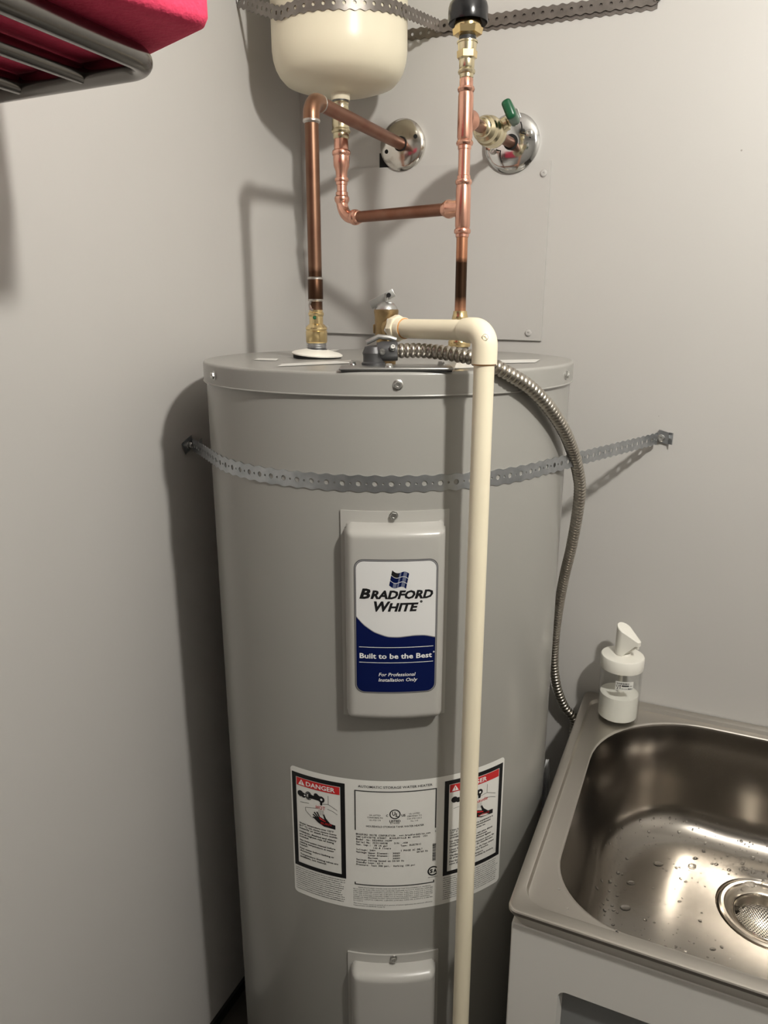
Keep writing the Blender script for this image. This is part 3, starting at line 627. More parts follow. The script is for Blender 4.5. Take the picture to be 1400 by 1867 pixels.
# solder run below the coupling
b = MB(); b.tube([cyl_ for cyl_ in (Vector((NL[0]-0.003, NL[1]-0.0092, z_on(548, NL))), Vector((NL[0]-0.005, NL[1]-0.0092, z_on(556, NL))), Vector((NL[0]-0.003, NL[1]-0.0096, z_on(563, NL))), Vector((NL[0]+0.001, NL[1]-0.0096, z_on(566, NL))))], 0.0022, seg=8); b.build('solder_drip', 'solder', hot)
ba = MB().lathe(prof_px(NL, ((625, 36), (623, 38.5), (604, 39.5), (603, 37.5), (601.5, 37.5), (600, 39.5), (597, 39), (592, 30), (590, 25), (577, 25), (576, 27), (573, 28.5), (570, 28), (569, 25), (565, 25))), (*NL, 0), seg=32).build('brass_adapter', 'brass', hot)
MB().lathe([(0.0001, 0.0012), (0.0022, 0.0006), (0.0026, 0)], (NL[0]+0.003, NL[1]-0.0098, z_on(579, NL)), (0.3, -1, 0), seg=12).build('green_dot', 'grip', ba)

# ------------------------------------------------------------------ cold line
E2 = on_y(936, 263, WB)
cold = thing('copper_pipe', 'bright copper pipe with two tees rising from the heater behind the cream drain pipe', 'pipe', (*NR, z_on(622, NR)))
rq = r_at(21, NR, 1.42)
MB().lathe([(rq, z_on(575, NR)), (rq, z_on(430, NR))], (*NR, 0), seg=26).build('riser', 'copper_burn', cold)
MB().lathe([(rq, z_on(330, NR)), (rq, z_on(262, NR))], (*NR, 0), seg=26).build('riser', 'copper', cold)
MB().lathe(prof_px(NR, ((433, 22), (432, 24.5), (427, 24.5), (426, 29), (422, 31), (418, 29), (416.5, 25.5), (412, 27.5), (344, 27.5), (338, 25.5), (336, 29), (332, 31), (328, 29), (327, 24.5), (321, 24.5), (320, 22))), (*NR, 0), seg=32).build('tee_fitting', 'copper', cold)
MB().lathe(prof_px(NR, ((273, 22), (272, 24.5), (266, 24.5), (265, 29), (261, 31.5), (257, 29), (255.5, 25.5), (250, 28), (176, 28), (169, 26), (167, 29), (163, 31.5), (159, 29), (158, 25), (145, 25), (143, 23))), (*NR, 0), seg=32).build('tee_fitting', 'copper', cold)
MB().lathe(prof_px(NR, ((632, 40), (628, 41), (622, 41), (618, 36), (590, 30), (583, 29), (580, 30), (576, 28), (571, 25.5), (567, 25))), (*NR, 0), seg=32).build('brass_adapter', 'brass', cold)
# branch of the upper tee to the wall
zt1 = z_on(216, NR)
cT = Vector((NR[0], NR[1], zt1)); dv = Vector((E2.x-NR[0], WB-NR[1], E2.z-zt1)); Lv = dv.length; dv.normalize()
MB().lathe([(0.0096, 0.004), (0.0104, 0.012), (0.0132, 0.0165), (0.0136, 0.020), (0.0122, 0.0225), (0.0095, 0.024), (0.0095, 0.033), (0.0085, 0.034)], cT, dv, seg=28).build('tee_branch', 'copper', cold)
MB().lathe([(0.0078, 0.02), (0.0078, Lv+0.004)], cT, dv, seg=24).build('wall_run', 'copper_dull', cold)
# ball valve on the branch
vv = thing('ball_valve', 'brass ball valve with green lever grip in front of the wall flange', 'valve', tuple(cT+dv*0.10))
bb = MB(); bb.lathe([(0.0095, 0.048), (0.0125, 0.050), (0.0135, 0.053), (0.0125, 0.057), (0.0108, 0.059), (0.0110, 0.062), (0.0165, 0.064), (0.0182, 0.067), (0.0182, 0.073), (0.0160, 0.076), (0.0160, 0.079), (0.0200, 0.082), (0.0208, 0.086), (0.0208, 0.092), (0.0185, 0.095), (0.0185, 0.098), (0.0205, 0.101), (0.0205, 0.112), (0.0170, 0.120), (0.0125, 0.126), (0.0115, 0.129), (0.0132, 0.131), (0.0135, 0.136), (0.0120, 0.139), (0.0095, 0.141)], cT, dv, seg=40)
bb.v = [p+dv*0.026 for p in bb.v]
bb.build('valve_body', 'brass_pale', vv)
upv = (RIGHT*0.93+Vector((0, 0, 0.42))); upv = (upv-dv*upv.dot(dv)).normalized()
side = dv.cross(upv).normalized()
p0 = cT+dv*0.128
MB().lathe([(0.010, 0.016), (0.010, 0.026), (0.0065, 0.028), (0.0065, 0.034)], p0, upv, seg=20).build('stem', 'brass_pale', vv)
rotv = Matrix((side, dv, upv)).transposed()
lev = MB(); lev.box(p0+upv*0.033, (0.016, 0.024, 0.0022), rotv, 0.0006); lev.box(p0+upv*0.040-dv*0.012, (0.014, 0.0022, 0.016), rotv, 0.0006)
lever = lev.build('lever', 'steel_screw', vv)
gp = at_d(929, 222, math.hypot(p0.x, p0.y)-0.01)
MB().box(p0+upv*0.041-dv*0.036, (0.027, 0.050, 0.0135), rotv @ Matrix.Rotation(-0.12, 3, 'X'), 0.0046).build('grip', 'grip', lever)
MB().lathe([(0.0052, 0.034), (0.0052, 0.0395), (0.003, 0.041)], p0, upv, seg=6).build('lever_nut', 'steel_screw', lever)
# wall flanges
def escutcheon(name, label, c, R, m, split):
    t = thing(name, label, 'wall flange', tuple(c))
    c = c+Vector((0, -0.008, 0))
    MB().lathe([(R-0.001, -0.0082), (R, 0.0), (R+0.0006, 0.0018), (R-0.001, 0.0035), (R*0.86, 0.0062), (R*0.6, 0.0082), (0.014, 0.0098), (0.0125, 0.0098)], c, (0, -1, 0), seg=56, cap0=False, cap1=True).build('plate', m, t)
    MB().lathe([(0.0118, 0.0095), (0.0118, 0.0104)], c, (0, -1, 0), seg=28).build('pipe_hole', 'black_matte', t)
    for s, a in ((-1, 200), (1, 20)):
        q = c+Vector((math.cos(math.radians(a))*R*0.70, -0.0075, math.sin(math.radians(a))*R*0.70))
        if split:
            MB().lathe([(0.0055, 0), (0.0055, 0.0026), (0.004, 0.0036), (0.002, 0.0036), (0.0018, 0.002)], q, (0, -1, 0), seg=16).build('flange_screw', 'steel_screw', t)
        else:
            MB().lathe([(0.0036, 0), (0.0034, 0.0006)], q, (0, -1, 0), seg=14).build('screw_hole', 'black_matte', t)
    if split:                                        # split plate: two lobes and a hinge seam
        for a in (35, 215):
            ca, sa = math.cos(math.radians(a)), math.sin(math.radians(a)); pts = []
            for k in range(9):
                tt = -0.5+k/8.0; r0 = R*0.72; aa = math.radians(a)+tt*1.0
                pts.append(c+Vector((math.cos(aa)*r0*(0.62+abs(tt)*0.75), -0.0088+abs(tt)*0.004, math.sin(aa)*r0*(0.62+abs(tt)*0.75))))
            MB().tube(pts, 0.0011, seg=6).build('seam', 'black_matte', t)
    return t
escutcheon('wall_flange', 'tarnished round chrome flange where the aged copper pipe enters the wall', Vector((E1.x, WB, E1.z)), 0.0405, 'chrome_worn', False)
escutcheon('wall_flange', 'bright split chrome flange behind the green handled ball valve', Vector((E2.x, WB, E2.z)), 0.0445, 'chrome', True)
hq = on_y(703, 296, WB)
hole = MB().box((hq.x-0.001, WB-0.0008, hq.z), (0.020, 0.002, 0.030)).build('pipe_opening', 'black_matte', None, smooth=False, origin=(hq.x, WB, hq.z))  # black patch on the uncut wall, the hole's darkness put into its colour
struct(hole); hole.name = 'dark_hole_patch_1'
# ------------------------------------------------------------------ black capped valve on top of the cold line
vb = thing('vacuum_relief_valve', 'black round cap on hexagonal brass fitting topping the bright copper pipe', 'valve', (*NR, z_on(143, NR)))
MB().lathe(prof_px(NR, ((144, 22), (142, 25), (136, 25.5), (134.5, 30), (131, 32), (128, 30), (126, 26), (124, 28), (110, 28.5), (107, 33))), (*NR, 0), seg=30).build('adapter', 'brass_pale', vb)
hexp = prof_px(NR, ((108, 30), (106.5, 36.5), (94, 38), (92, 34))); MB().lathe(hexp, (*NR, 0), seg=6, start=0.45).build('hex_collar', 'brass', vb, angle=20)
MB().lathe(prof_px(NR, ((94, 33), (80, 35), (79, 38), (76, 38), (75, 34))), (*NR, 0), seg=30).build('coupling', 'brass_pale', vb)
MB().lathe(threads(NR, z_on(78, NR), z_on(64, NR), r_at(31, NR, 1.65)), (*NR, 0), seg=26).build('threaded_stub', 'thread', vb)
MB().lathe(prof_px(NR, ((67, 34), (64, 52), (52, 56), (50, 50))), (*NR, 0), seg=6, start=0.30).build('hex_nut', 'brass', vb, angle=20)
MB().lathe(prof_px(NR, ((52, 48), (44, 50), (40, 47), (33, 44), (26, 44))), (*NR, 0), seg=34).build('bonnet', 'brass', vb)
z0, z1 = z_on(43, NR), z_on(2, NR); R0 = r_at(73, NR, z0)
MB().lathe([(R0*0.70, z0+0.010), (R0*0.93, z0+0.002), (R0*0.97, z0), (R0, z0+0.002), (R0*0.985, z1-0.008), (R0*0.93, z1-0.003), (R0*0.82, z1), (0.004, z1+0.001)], (*NR, 0), seg=44, cap0=False).build('cap', 'black', vb)
MB().lathe([(0.003, z1), (0.003, z1+0.012)], (NR[0]+0.012, NR[1], 0), seg=10).build('pin', 'steel_screw', vb)
# ------------------------------------------------------------------ branch from the cold line to the expansion tank
zc0 = z_on(379, NR); zc1 = 1.4655
br = thing('copper_branch_pipe', 'short copper branch with press fittings joining the cream tank to the bright pipe', 'pipe', (TX[0], TX[1], zc1))
cK = Vector((TX[0], TX[1], zc1)); cJ = Vector((NR[0], NR[1], zc0)); dk = (cJ-cK); Lk = dk.length; dk.normalize()
MB().lathe(prof_px(TX, ((254, 27), (252, 29), (244, 29), (243, 33), (240, 35), (236, 33), (234, 31), (228, 32), (206, 32.5), (200, 30), (192, 29), (189, 31), (186, 28))), (*TX, 0), seg=32).build('brass_coupling', 'brass_pale', br)
MB().lathe(prof_px(TX, ((338, 18), (337, 21), (332, 21), (331, 24.5), (328.5, 26), (325, 24.5), (324, 20.5), (313, 21.5), (303, 28.5), (290, 30), (285, 29.5), (283, 32.5), (279, 34), (275, 32), (273, 26.5), (256, 26), (252, 25))), (*TX, 0), seg=32).build('reducer', 'copper', br)
re_ = r_at(18, TX, 1.5)
MB().lathe([(re_, z_on(356, TX)), (re_, z_on(334, TX))], (*TX, 0), seg=22).build('stub', 'copper', br)
b = MB(); ep = elbow_path(cK, Vector((0, 0, -1)), dk, 0.026)
b.tube([cK+up*0.030]+ep+[cK+dk*0.034], 0.0092, seg=24)
b.build('elbow', 'copper', br)
for p, d in ((cK+up*0.029, up), (cK+dk*0.033, dk)): MB().lathe([(0.0088, -0.008), (0.0098, -0.006), (0.0116, -0.003), (0.0120, 0.0), (0.0116, 0.003), (0.0097, 0.005), (0.0097, 0.010), (0.0084, 0.011)], p, d, seg=26).build('press_ring', 'copper', br)
MB().lathe([(0.0084, 0.03), (0.0084, Lk-0.02)], cK, dk, seg=24).build('run', 'copper_dull', br)
MB().lathe([(0.0086, Lk-0.036), (0.0098, Lk-0.034), (0.0098, Lk-0.031), (0.0120, Lk-0.029), (0.0125, Lk-0.026), (0.0120, Lk-0.023), (0.0108, Lk-0.021), (0.0108, Lk-0.009), (0.0095, Lk-0.003)], cK, dk, seg=28).build('branch_socket', 'copper', br)

# ------------------------------------------------------------------ relief valve and drain pipe
TP = at_d(704, 597, 0.905); ZP = 1.3008; TP.z = ZP
PV = Vector((-0.2215, 0.7480, ZP)); dp = (PV-TP); Lp = dp.length; dp.normalize()
rv = thing('relief_valve', 'bronze relief valve with silver lever on the heater lid', 'valve', (TP.x, TP.y, ZT))
q = (TP.x, TP.y)
MB().lathe([(0.0115, ZT-0.001), (0.0120, ZT+0.012), (0.0118, ZP-0.014), (0.0134, ZP-0.010), (0.0138, ZP+0.012), (0.0142, ZP+0.016), (0.0148, ZP+0.018), (0.0148, ZP+0.021), (0.013, ZP+0.022)], (*q, 0), seg=32).build('body', 'bronze', rv)
MB().box((TP.x-0.0128, TP.y-0.003, ZP-0.001), (0.006, 0.008, 0.011), Matrix.Rotation(YAW, 3, 'Z'), 0.0015).build('lug', 'bronze', rv)
MB().lathe([(0.0140, ZP+0.0205), (0.0128, ZP+0.0245), (0.0095, ZP+0.0285), (0.0045, ZP+0.0305)], (*q, 0), seg=28).build('bonnet', 'plate', rv)
MB().lathe([(0.0022, ZP+0.029), (0.0022, ZP+0.040)], (*q, 0), seg=10).build('stem', 'steel_screw', rv)
ln = (-RIGHT*0.88-Vector((0, 0, 0.45))).normalized(); sd_ = FWD; nn = ln.cross(sd_).normalized()
rot3 = Matrix((ln, sd_, nn)).transposed()
pl_ = Vector((TP.x, TP.y, ZP+0.038))+RIGHT*0.003
b = MB(); b.box(pl_+ln*0.009, (0.032, 0.0012, 0.0095), rot3, 0.0004); b.box(pl_+ln*0.009+FWD*0.007, (0.032, 0.0012, 0.0095), rot3, 0.0004); b.box(pl_+ln*0.012+nn*0.0047+FWD*0.0035, (0.026, 0.008, 0.0012), rot3, 0.0004); b.build('lever', 'steel_screw', rv)
MB().lathe([(0.0026, -0.0095), (0.0026, 0.003)], pl_, FWD, seg=12).build('pivot_pin', 'black', rv)
MB().lathe([(0.0135, 0.008), (0.0135, 0.0135), (0.012, 0.015)], TP, dp, seg=28).build('outlet', 'bronze', rv)
# cream drain pipe
dr = thing('drain_pipe', 'cream plastic drain pipe running down in front of the heater', 'pipe', (PV.x, PV.y, 0.12))
rd = 0.0109
MB().lathe([(0.0118, 0.0130), (0.0142, 0.0135), (0.0142, 0.0175)], TP, dp, seg=6, start=0.2).build('white_thread_ring', 'whiteink', dr)
MB().lathe([(0.0145, 0.0165), (0.0155, 0.0175), (0.0155, 0.0245), (0.0148, 0.026)], TP, dp, seg=8, start=0.3).build('male_adapter', 'cpvc', dr, angle=20)
MB().lathe([(0.0125, 0.024), (0.0128, 0.034), (0.0122, 0.0355)], TP, dp, seg=28).build('adapter_socket', 'cpvc', dr)
MB().lathe([(rd, 0.0345), (0.0120, 0.0350), (0.0118, 0.0362), (rd, 0.0368)], TP, dp, seg=28, cap0=False, cap1=False).build('cement_ring', 'primer', dr)
MB().lathe([(rd, 0.03), (rd, Lp-0.012)], TP, dp, seg=32).build('top_run', 'cpvc', dr)
down = Vector((0, 0, -1))
b = MB(); ep = elbow_path(PV, dp, down, 0.016, 14)
nE = len(ep)+2
b.tube([PV-dp*0.032, PV-dp*0.024]+ep+[PV+down*0.028, PV+down*0.0335], 0.0133, seg=36, rfun=lambda i, k: 0.0122 if i in (0,) else (0.0133))
el = b.build('elbow', 'cpvc', dr)
oq = (PV+Vector((0.004, -0.0127, -0.006)))
b = MB(); 
for k in range(25):
    pass
b.tube([oq+(Vector((math.cos(t), -0.15*math.sin(t), math.sin(t)))*0.0030) for t in [2*math.pi*k/20 for k in range(21)]], 0.0004, seg=6, caps=False); b.build('moulded_mark', 'cpvc', el)
MB().lathe([(0.0129, -0.0335), (0.0118, -0.0345), (rd, -0.035)], PV, (0, 0, 1), seg=30, cap0=False, cap1=False).build('cement_ring', 'primer', dr)
MB().lathe([(rd-0.002, 0.12), (rd, 0.121), (rd, PV.z-0.022)], (PV.x, PV.y, 0), seg=36).build('downpipe', 'cpvc', dr)

# ------------------------------------------------------------------ flexible conduit
cpts = [at_d(716, 640, 0.850), at_d(760, 639, 0.850), at_d(800, 642, 0.845), at_d(835, 647, 0.840), at_d(868, 654, 0.836), at_d(900, 667, 0.836), at_d(935, 686, 0.848), at_d(968, 708, 0.868), at_d(1000, 742, 0.8975), at_d(1028, 785, 0.938), at_d(1046, 830, 0.985), at_d(1055, 868, 1.02), at_d(1057, 895, 1.04), at_d(1052, 940, 1.07), at_d(1041, 1000, 1.115), at_d(1029, 1050, 1.155), at_d(1018, 1110, 1.20), at_d(1011, 1170, 1.235), at_d(1010, 1215, 1.250), at_d(1016, 1255, 1.257), at_d(1029, 1288, 1.262), at_d(1046, 1311, 1.262)]
cpts += [cpts[-1]+Vector((0.002, 0.0, -0.03)), cpts[-1]+Vector((0.002, 0.0, -0.09)), cpts[-1]+Vector((0.0, 0.0, -0.28))]
for p in cpts: p.x = min(p.x, SX0-0.0095) if p.z < ZS+0.01 else p.x
fl = thing('flexible_conduit', 'ribbed grey metal flexible conduit curving from the lid around the heater', 'conduit', tuple(cpts[0]))
path = resample(smooth_path(cpts, 24), 0.00066); PER = 10.0
def ridge(i, k):
    ph = (i/PER) % 1.0
    return 0.0069+0.0017*math.sin(math.pi*ph)**0.75
MB().tube(path, 0.008, seg=14, rfun=ridge).build('armour', 'conduit', fl, angle=70)
# clamp connector standing on the plate
cc = Vector(cpts[0]); cdir = (cpts[1]-cpts[0]).normalized(); bz = Vector((cc.x, cc.y, 0))-cdir*0.022
MB().lathe([(0.0135, pc.z+0.0012), (0.0138, pc.z+0.004), (0.012, pc.z+0.0055), (0.012, pc.z+0.012), (0.0128, pc.z+0.015), (0.010, pc.z+0.022), (0.004, pc.z+0.0235)], (bz.x, bz.y, 0), seg=26).build('connector_elbow', 'castgrey', fl)
b = MB(); b.lathe([(0.0100, -0.018), (0.0112, -0.012), (0.0112, 0.004), (0.0104, 0.0055)], cc, cdir, seg=24); b.build('connector_sleeve', 'castgrey', fl)
b = MB(); b.tube([cc-cdir*0.022+Vector((0, 0, 0.010))+RIGHT*-0.008, cc-cdir*0.016+Vector((0, 0, 0.0165)), cc-cdir*0.004+Vector((0, 0, 0.015)), cc+cdir*0.004+Vector((0, 0, 0.0125))], 0.0028, seg=8); b.build('clamp_saddle', 'plate', fl)
fs_ = screw_mesh('clamp_screw', 0.0036, 0.0028, 0.004)
place(fs_, 'clamp_screw', fl, cc-FWD*0.0115+Vector((0, 0, 0.004)), -FWD+Vector((0, 0, 0.5))); place(fs_, 'clamp_screw', fl, cc-cdir*0.012-FWD*0.012, -FWD)

# ------------------------------------------------------------------ painted sheet metal panel on the wall
pn = thing('access_panel', 'grey painted sheet metal panel screwed to the wall above the heater', 'panel', (-0.49, WB, 1.42))
b = MB(); q = [on_y(x, y, WB) for x, y in ((580, 314), (1007, 293), (984, 621), (584, 606))]
px0, px1 = -0.7035, -0.2765; pz0, pz1 = 1.277, 1.560
nx_ = 16; vs = []; fs = []
for j in (0, 1):
    for i in range(nx_+1):
        t = i/nx_; x = px0+(px1-px0)*t; zt_ = (1.568-0.0153*t) if j else (1.2816-0.0096*t)
        off = 0.0045+0.0035*(1-t)**3+(0.003*math.sin(math.pi*t) if not j else 0.001)
        vs.append(Vector((x, WB-off, zt_)))
for i in range(nx_): fs.append([i, i+1, nx_+2+i, nx_+1+i])
k0 = len(vs); vs += [Vector((v.x, WB-0.001, v.z)) for v in vs[:]]
per = list(range(nx_+1))+[nx_+1+i for i in range(nx_, -1, -1)]
for a in range(len(per)): c2 = (a+1) % len(per); fs.append([per[a], per[c2], k0+per[c2], k0+per[a]])
b.add(vs, fs); b.build('sheet', 'panel', pn, smooth=False)
psm = painted_screw_mesh()
for x, y in ((591, 325), (991, 316), (963, 607), (596, 597)):
    p = on_y(x, y, WB-0.006); place(psm, 'panel_screw', pn, (p.x, WB-0.0058, p.z), (0, -1, 0), x)

# ------------------------------------------------------------------ sink on its cabinet
cabt = thing('sink_cabinet', 'grey sink cabinet with recessed front panel beside the heater', 'cabinet', ((SX0+SX1)/2, (SY0+WB)/2, 0))
cx0, cx1, cy0, cy1, cz1 = SX0+0.005, SX1-0.005, SY0+0.011, WB-0.006, ZS-0.0275
b = MB(); w = 0.016
b.box((cx0+w/2, (cy0+cy1)/2+0.009, cz1/2), (w, cy1-cy0-0.018, cz1)); b.box((cx1-w/2, (cy0+cy1)/2+0.009, cz1/2), (w, cy1-cy0-0.018, cz1))
b.box(((cx0+cx1)/2, cy1-w/2, cz1/2), (cx1-cx0-2*w, w, cz1)); b.box(((cx0+cx1)/2, (cy0+cy1)/2, 0.06), (cx1-cx0-2*w, cy1-cy0-2*w, 0.016))
b.build('carcass', 'cabinet', cabt, smooth=False)
def rrect(x0, x1, y0, y1, r, n=8, m=1):             # r: (fl, fr, br, bl); returns CCW loop with equal index layout
    out = []
    for (cx, cy, rr, a0) in ((x0+r[0], y0+r[0], r[0], 180), (x1-r[1], y0+r[1], r[1], 270), (x1-r[2], y1-r[2], r[2], 0), (x0+r[3], y1-r[3], r[3], 90)):
        out.append([(cx+rr*math.cos(math.radians(a0+90*k/n)), cy+rr*math.sin(math.radians(a0+90*k/n))) for k in range(n+1)])
    loop = []
    for i in range(4):
        loop += out[i]; a = out[i][-1]; c2 = out[(i+1) % 4][0]
        loop += [(a[0]+(c2[0]-a[0])*k/m, a[1]+(c2[1]-a[1])*k/m) for k in range(1, m)]
    return loop
# door leaf with recessed panel
ox0, ox1, oz0, oz1 = cx0, cx1, 0.02, cz1
fq = on_y(1017, 1809, cy0); rx0 = fq.x; rx1 = cx1-(rx0-cx0); rz1 = on_y(1019, 1806, cy0).z; rz0 = 0.09
A_ = rrect(ox0, ox1, oz0, oz1, (0.003,)*4, 6); B_ = rrect(rx0, rx1, rz0, rz1, (0.010,)*4, 6); C_ = rrect(rx0+0.004, rx1-0.004, rz0+0.004, rz1-0.004, (0.008,)*4, 6)
n = len(A_); vs = []; fs = []
for lp, y in ((A_, cy0+0.018), (A_, cy0+0.0015), ([(x+(0.0015 if x < 0 else -0.0015), z-(0.0015 if z > 0.3 else -0.0015)) for x, z in A_], cy0), (B_, cy0), (C_, cy0+0.014)):
    vs += [Vector((x, y, z)) for x, z in lp]
for L in range(4):
    for i in range(n): i2 = (i+1) % n; fs.append([L*n+i, L*n+i2, (L+1)*n+i2, (L+1)*n+i])
MB().add(vs, fs).build('door', 'cabinet', cabt, angle=30)
MB().box(((rx0+rx1)/2, cy0+0.0155, (rz0+rz1)/2), (rx1-rx0, 0.004, rz1-rz0)).build('door_panel', 'cabinet_panel', cabt, smooth=False)
# sink sheet
sink = thing('utility_sink', 'wet stainless steel utility sink with deep rounded bowl on the cabinet', 'sink', ((SX0+SX1)/2, (SY0+WB)/2, ZS-0.02))
DX, DY = 0.1640, 1.0795; DEP = 0.215
def loopz(x0, x1, y0, y1, r, z): return [Vector((x, y, z)) for x, y in rrect(x0, x1, y0, y1, r, 14, 8)]
X0, X1, Y0, Y1 = SX0, SX1, SY0, WB-0.002
LO = []
def ins(d, r, z): LO.append(loopz(X0+d, X1-d, Y0+d, Y1-d, (r,)*4, z))
ins(0.015, 0.012, ZS-0.028); ins(0.012, 0.012, ZS-0.0275); ins(0.0005, 0.013, ZS-0.006); ins(0.0004, 0.013, ZS-0.0018); ins(0.0014, 0.013, ZS-0.0004); ins(0.0028, 0.012, ZS); ins(0.0045, 0.012, ZS)
def st(dl, db, df, r, z): LO.append(loopz(X0+dl, X1-dl, Y0+df, Y1-db, (r,)*4, z))
st(0.0125, 0.016, 0.0175, 0.030, ZS); st(0.0140, 0.0175, 0.019, 0.029, ZS-0.0006); st(0.0165, 0.0200, 0.0215, 0.027, ZS-0.0062); st(0.0185, 0.022, 0.0235, 0.026, ZS-0.0068)
bx0, bx1, by0, by1 = -0.1165, 2*DX+0.1165, 0.7310, 1.2370
def bowl(d, z, k=0.0): LO.append(loopz(bx0+d, bx1-d, by0+d, by1-d, (0.095-k, 0.095-k, 0.175-k, 0.175-k), z))
zd = ZS-0.0068
bowl(-0.0025, zd); bowl(-0.0008, zd-0.0003); bowl(0.0008, zd-0.0016); bowl(0.0018, zd-0.005)
N0 = len(LO)-1
bowl(0.006, zd-0.06); bowl(0.010, zd-0.11); bowl(0.013, zd-0.15, 0.0)
Rf = 0.054; zf = ZS-DEP
for k in range(1, 9):
    a = math.pi/2*k/8; bowl(0.014+Rf*(1-math.cos(a)), (zf+0.006+Rf)-Rf*math.sin(a), 0.0)
last = LO[-1]
for t, z in ((0.3, zf+0.0045), (0.6, zf+0.003), (0.85, zf+0.0015)):
    ring = []
    for p in last: v = Vector((p.x-DX, p.y-DY)); ln_ = v.length; v.normalize(); rr2 = ln_+(0.076-ln_)*t; ring.append(Vector((DX+v.x*rr2, DY+v.y*rr2, z)))
    LO.append(ring)
for R_, z in ((0.074, zf+0.0005), (0.0725, zf-0.001), (0.070, zf-0.004), (0.052, zf-0.010)):
    ring = []
    for p in last: v = Vector((p.x-DX, p.y-DY)); v.normalize(); ring.append(Vector((DX+v.x*R_, DY+v.y*R_, z)))
    LO.append(ring)
n = len(LO[0]); vs = [p for L in LO for p in L]; fs = []
for j in range(len(LO)-1):
    for i in range(n): i2 = (i+1) % n; fs.append([j*n+i, j*n+i2, (j+1)*n+i2, (j+1)*n+i])
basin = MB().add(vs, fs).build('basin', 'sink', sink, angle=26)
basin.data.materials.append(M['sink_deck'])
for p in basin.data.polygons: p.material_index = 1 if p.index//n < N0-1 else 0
MB().lathe([(0.0695, zf-0.0032), (0.0690, zf+0.0005), (0.0660, zf+0.0022), (0.0620, zf+0.0018), (0.0600, zf-0.0010), (0.0575, zf-0.0016), (0.0500, zf-0.0040), (0.0478, zf-0.0060), (0.0470, zf-0.035)], (DX, DY, 0), seg=64, cap0=False, cap1=False).build('drain_flange', 'flange', sink)
MB().lathe([(0.047, zf-0.06), (0.047, zf-0.034)], (DX, DY, 0), seg=32).build('drain_body', 'black_matte', sink)
# strainer
sb = thing('sink_strainer', 'perforated steel basket strainer sitting in the sink drain', 'strainer', (DX, DY, zf-0.03))
MB().lathe([(0.0400, zf-0.0245), (0.0432, zf-0.020), (0.0445, zf-0.010), (0.0462, zf-0.0055), (0.0470, zf-0.0062), (0.0455, zf-0.0085)], (DX, DY, 0), seg=56, cap0=False, cap1=False).build('rim', 'basket', sb)
b = MB(); pit = 0.0042; K = 12
for r_ in range(-11, 12):
    for q_ in range(-11, 12):
        x = pit*(q_+r_*0.5); y = pit*r_*0.866
        if math.hypot(x, y) > 0.0405: continue
        vs = []; dz = -0.026+2.2*(x*x+y*y)
        for k in range(K):
            a = 2*math.pi*(k+0.5)/K; vs.append(Vector((DX+x+0.00125*math.cos(a), DY+y+0.00125*math.sin(a), zf+dz)))
        for k in range(K):
            a = 2*math.pi*(k+0.5)/K; rr = pit/2/math.cos((a % (math.pi/3))-math.pi/6) if False else pit/2/max(math.cos(((a) % (math.pi/3))-0.0), math.cos(((a) % (math.pi/3))-math.pi/3))
            xx, yy = x+rr*math.cos(a), y+rr*math.sin(a); vs.append(Vector((DX+xx, DY+yy, zf-0.026+2.2*(xx*xx+yy*yy))))
        b.add(vs, [[k, (k+1) % K, K+(k+1) % K, K+k] for k in range(K)])
b.build('perforated_bowl', 'basket', sb, smooth=True)
# water drops clinging to the bowl
drops = MB()
def drop(p, nrm, r, squash, stretch):
    t = nrm.cross(Vector((0.31, 0.2, 1))).normalized(); bt = nrm.cross(t); vs = []; fs = []; SEG = 8
    for j, (rr, hh) in enumerate(((1.0, -0.05), (0.93, 0.35), (0.6, 0.8), (0.0, 1.0))):
        if rr == 0: vs.append(p+nrm*(hh*r*squash)); continue
        for k in range(SEG): a = 2*math.pi*k/SEG; vs.append(p+t*(rr*r*math.cos(a))+bt*(rr*r*stretch*math.sin(a))+nrm*(hh*r*squash))
    for j in range(2):
        for k in range(SEG): k2 = (k+1) % SEG; fs.append([j*SEG+k, j*SEG+k2, (j+1)*SEG+k2, (j+1)*SEG+k])
    for k in range(SEG): fs.append([2*SEG+k, 2*SEG+(k+1) % SEG, 3*SEG])
    fs.append(list(range(SEG))[::-1]); drops.add(vs, fs)
cen = Vector((DX, 0.98, ZS))
made = 0
while made < 800:
    j = random.choice(list(range(N0+1, N0+15))+[N0+5, N0+6, N0+7, N0+8, N0+9, N0+10, N0+11, N0+11, N0+12]); i = random.randrange(n)
    if j+1 >= len(LO)-4: continue
    a, bq, c2, d2 = LO[j][i], LO[j][(i+1) % n], LO[j+1][(i+1) % n], LO[j+1][i]
    u, v = random.random(), random.random(); p = a.lerp(bq, u).lerp(d2.lerp(c2, u), v)
    if p.x > 0.34 or (p.y < 0.80 and p.x > 0.05): continue
    nr = (bq-a).cross(d2-a)
    if nr.length < 1e-9: continue
    nr.normalize()
    if nr.dot(cen-p) < 0: nr = -nr
    drop(p, nr, random.choice((0.0008, 0.0009, 0.0010, 0.0011, 0.0012, 0.0014, 0.0017, 0.0022, 0.0030)), 0.42, random.uniform(0.8, 1.7)); made += 1
for x, y in ((1035, 1656), (1030, 1670), (1123, 1697), (1125, 1699), (1250, 1734), (1280, 1755), (1019, 1621)): drop(on_z(x, y, ZS-0.002), Vector((0, 0, 1)), 0.0017, 0.5, 1.1)
for x, y, r in ((1200, 1575, .006), (1262, 1578, .005), (1368, 1612, .007), (1398, 1607, .006), (1150, 1610, .005), (1140, 1655, .006)): drop(on_z(x, y, zf+0.006), Vector((0, 0, 1)), r, 0.22, 1.5)
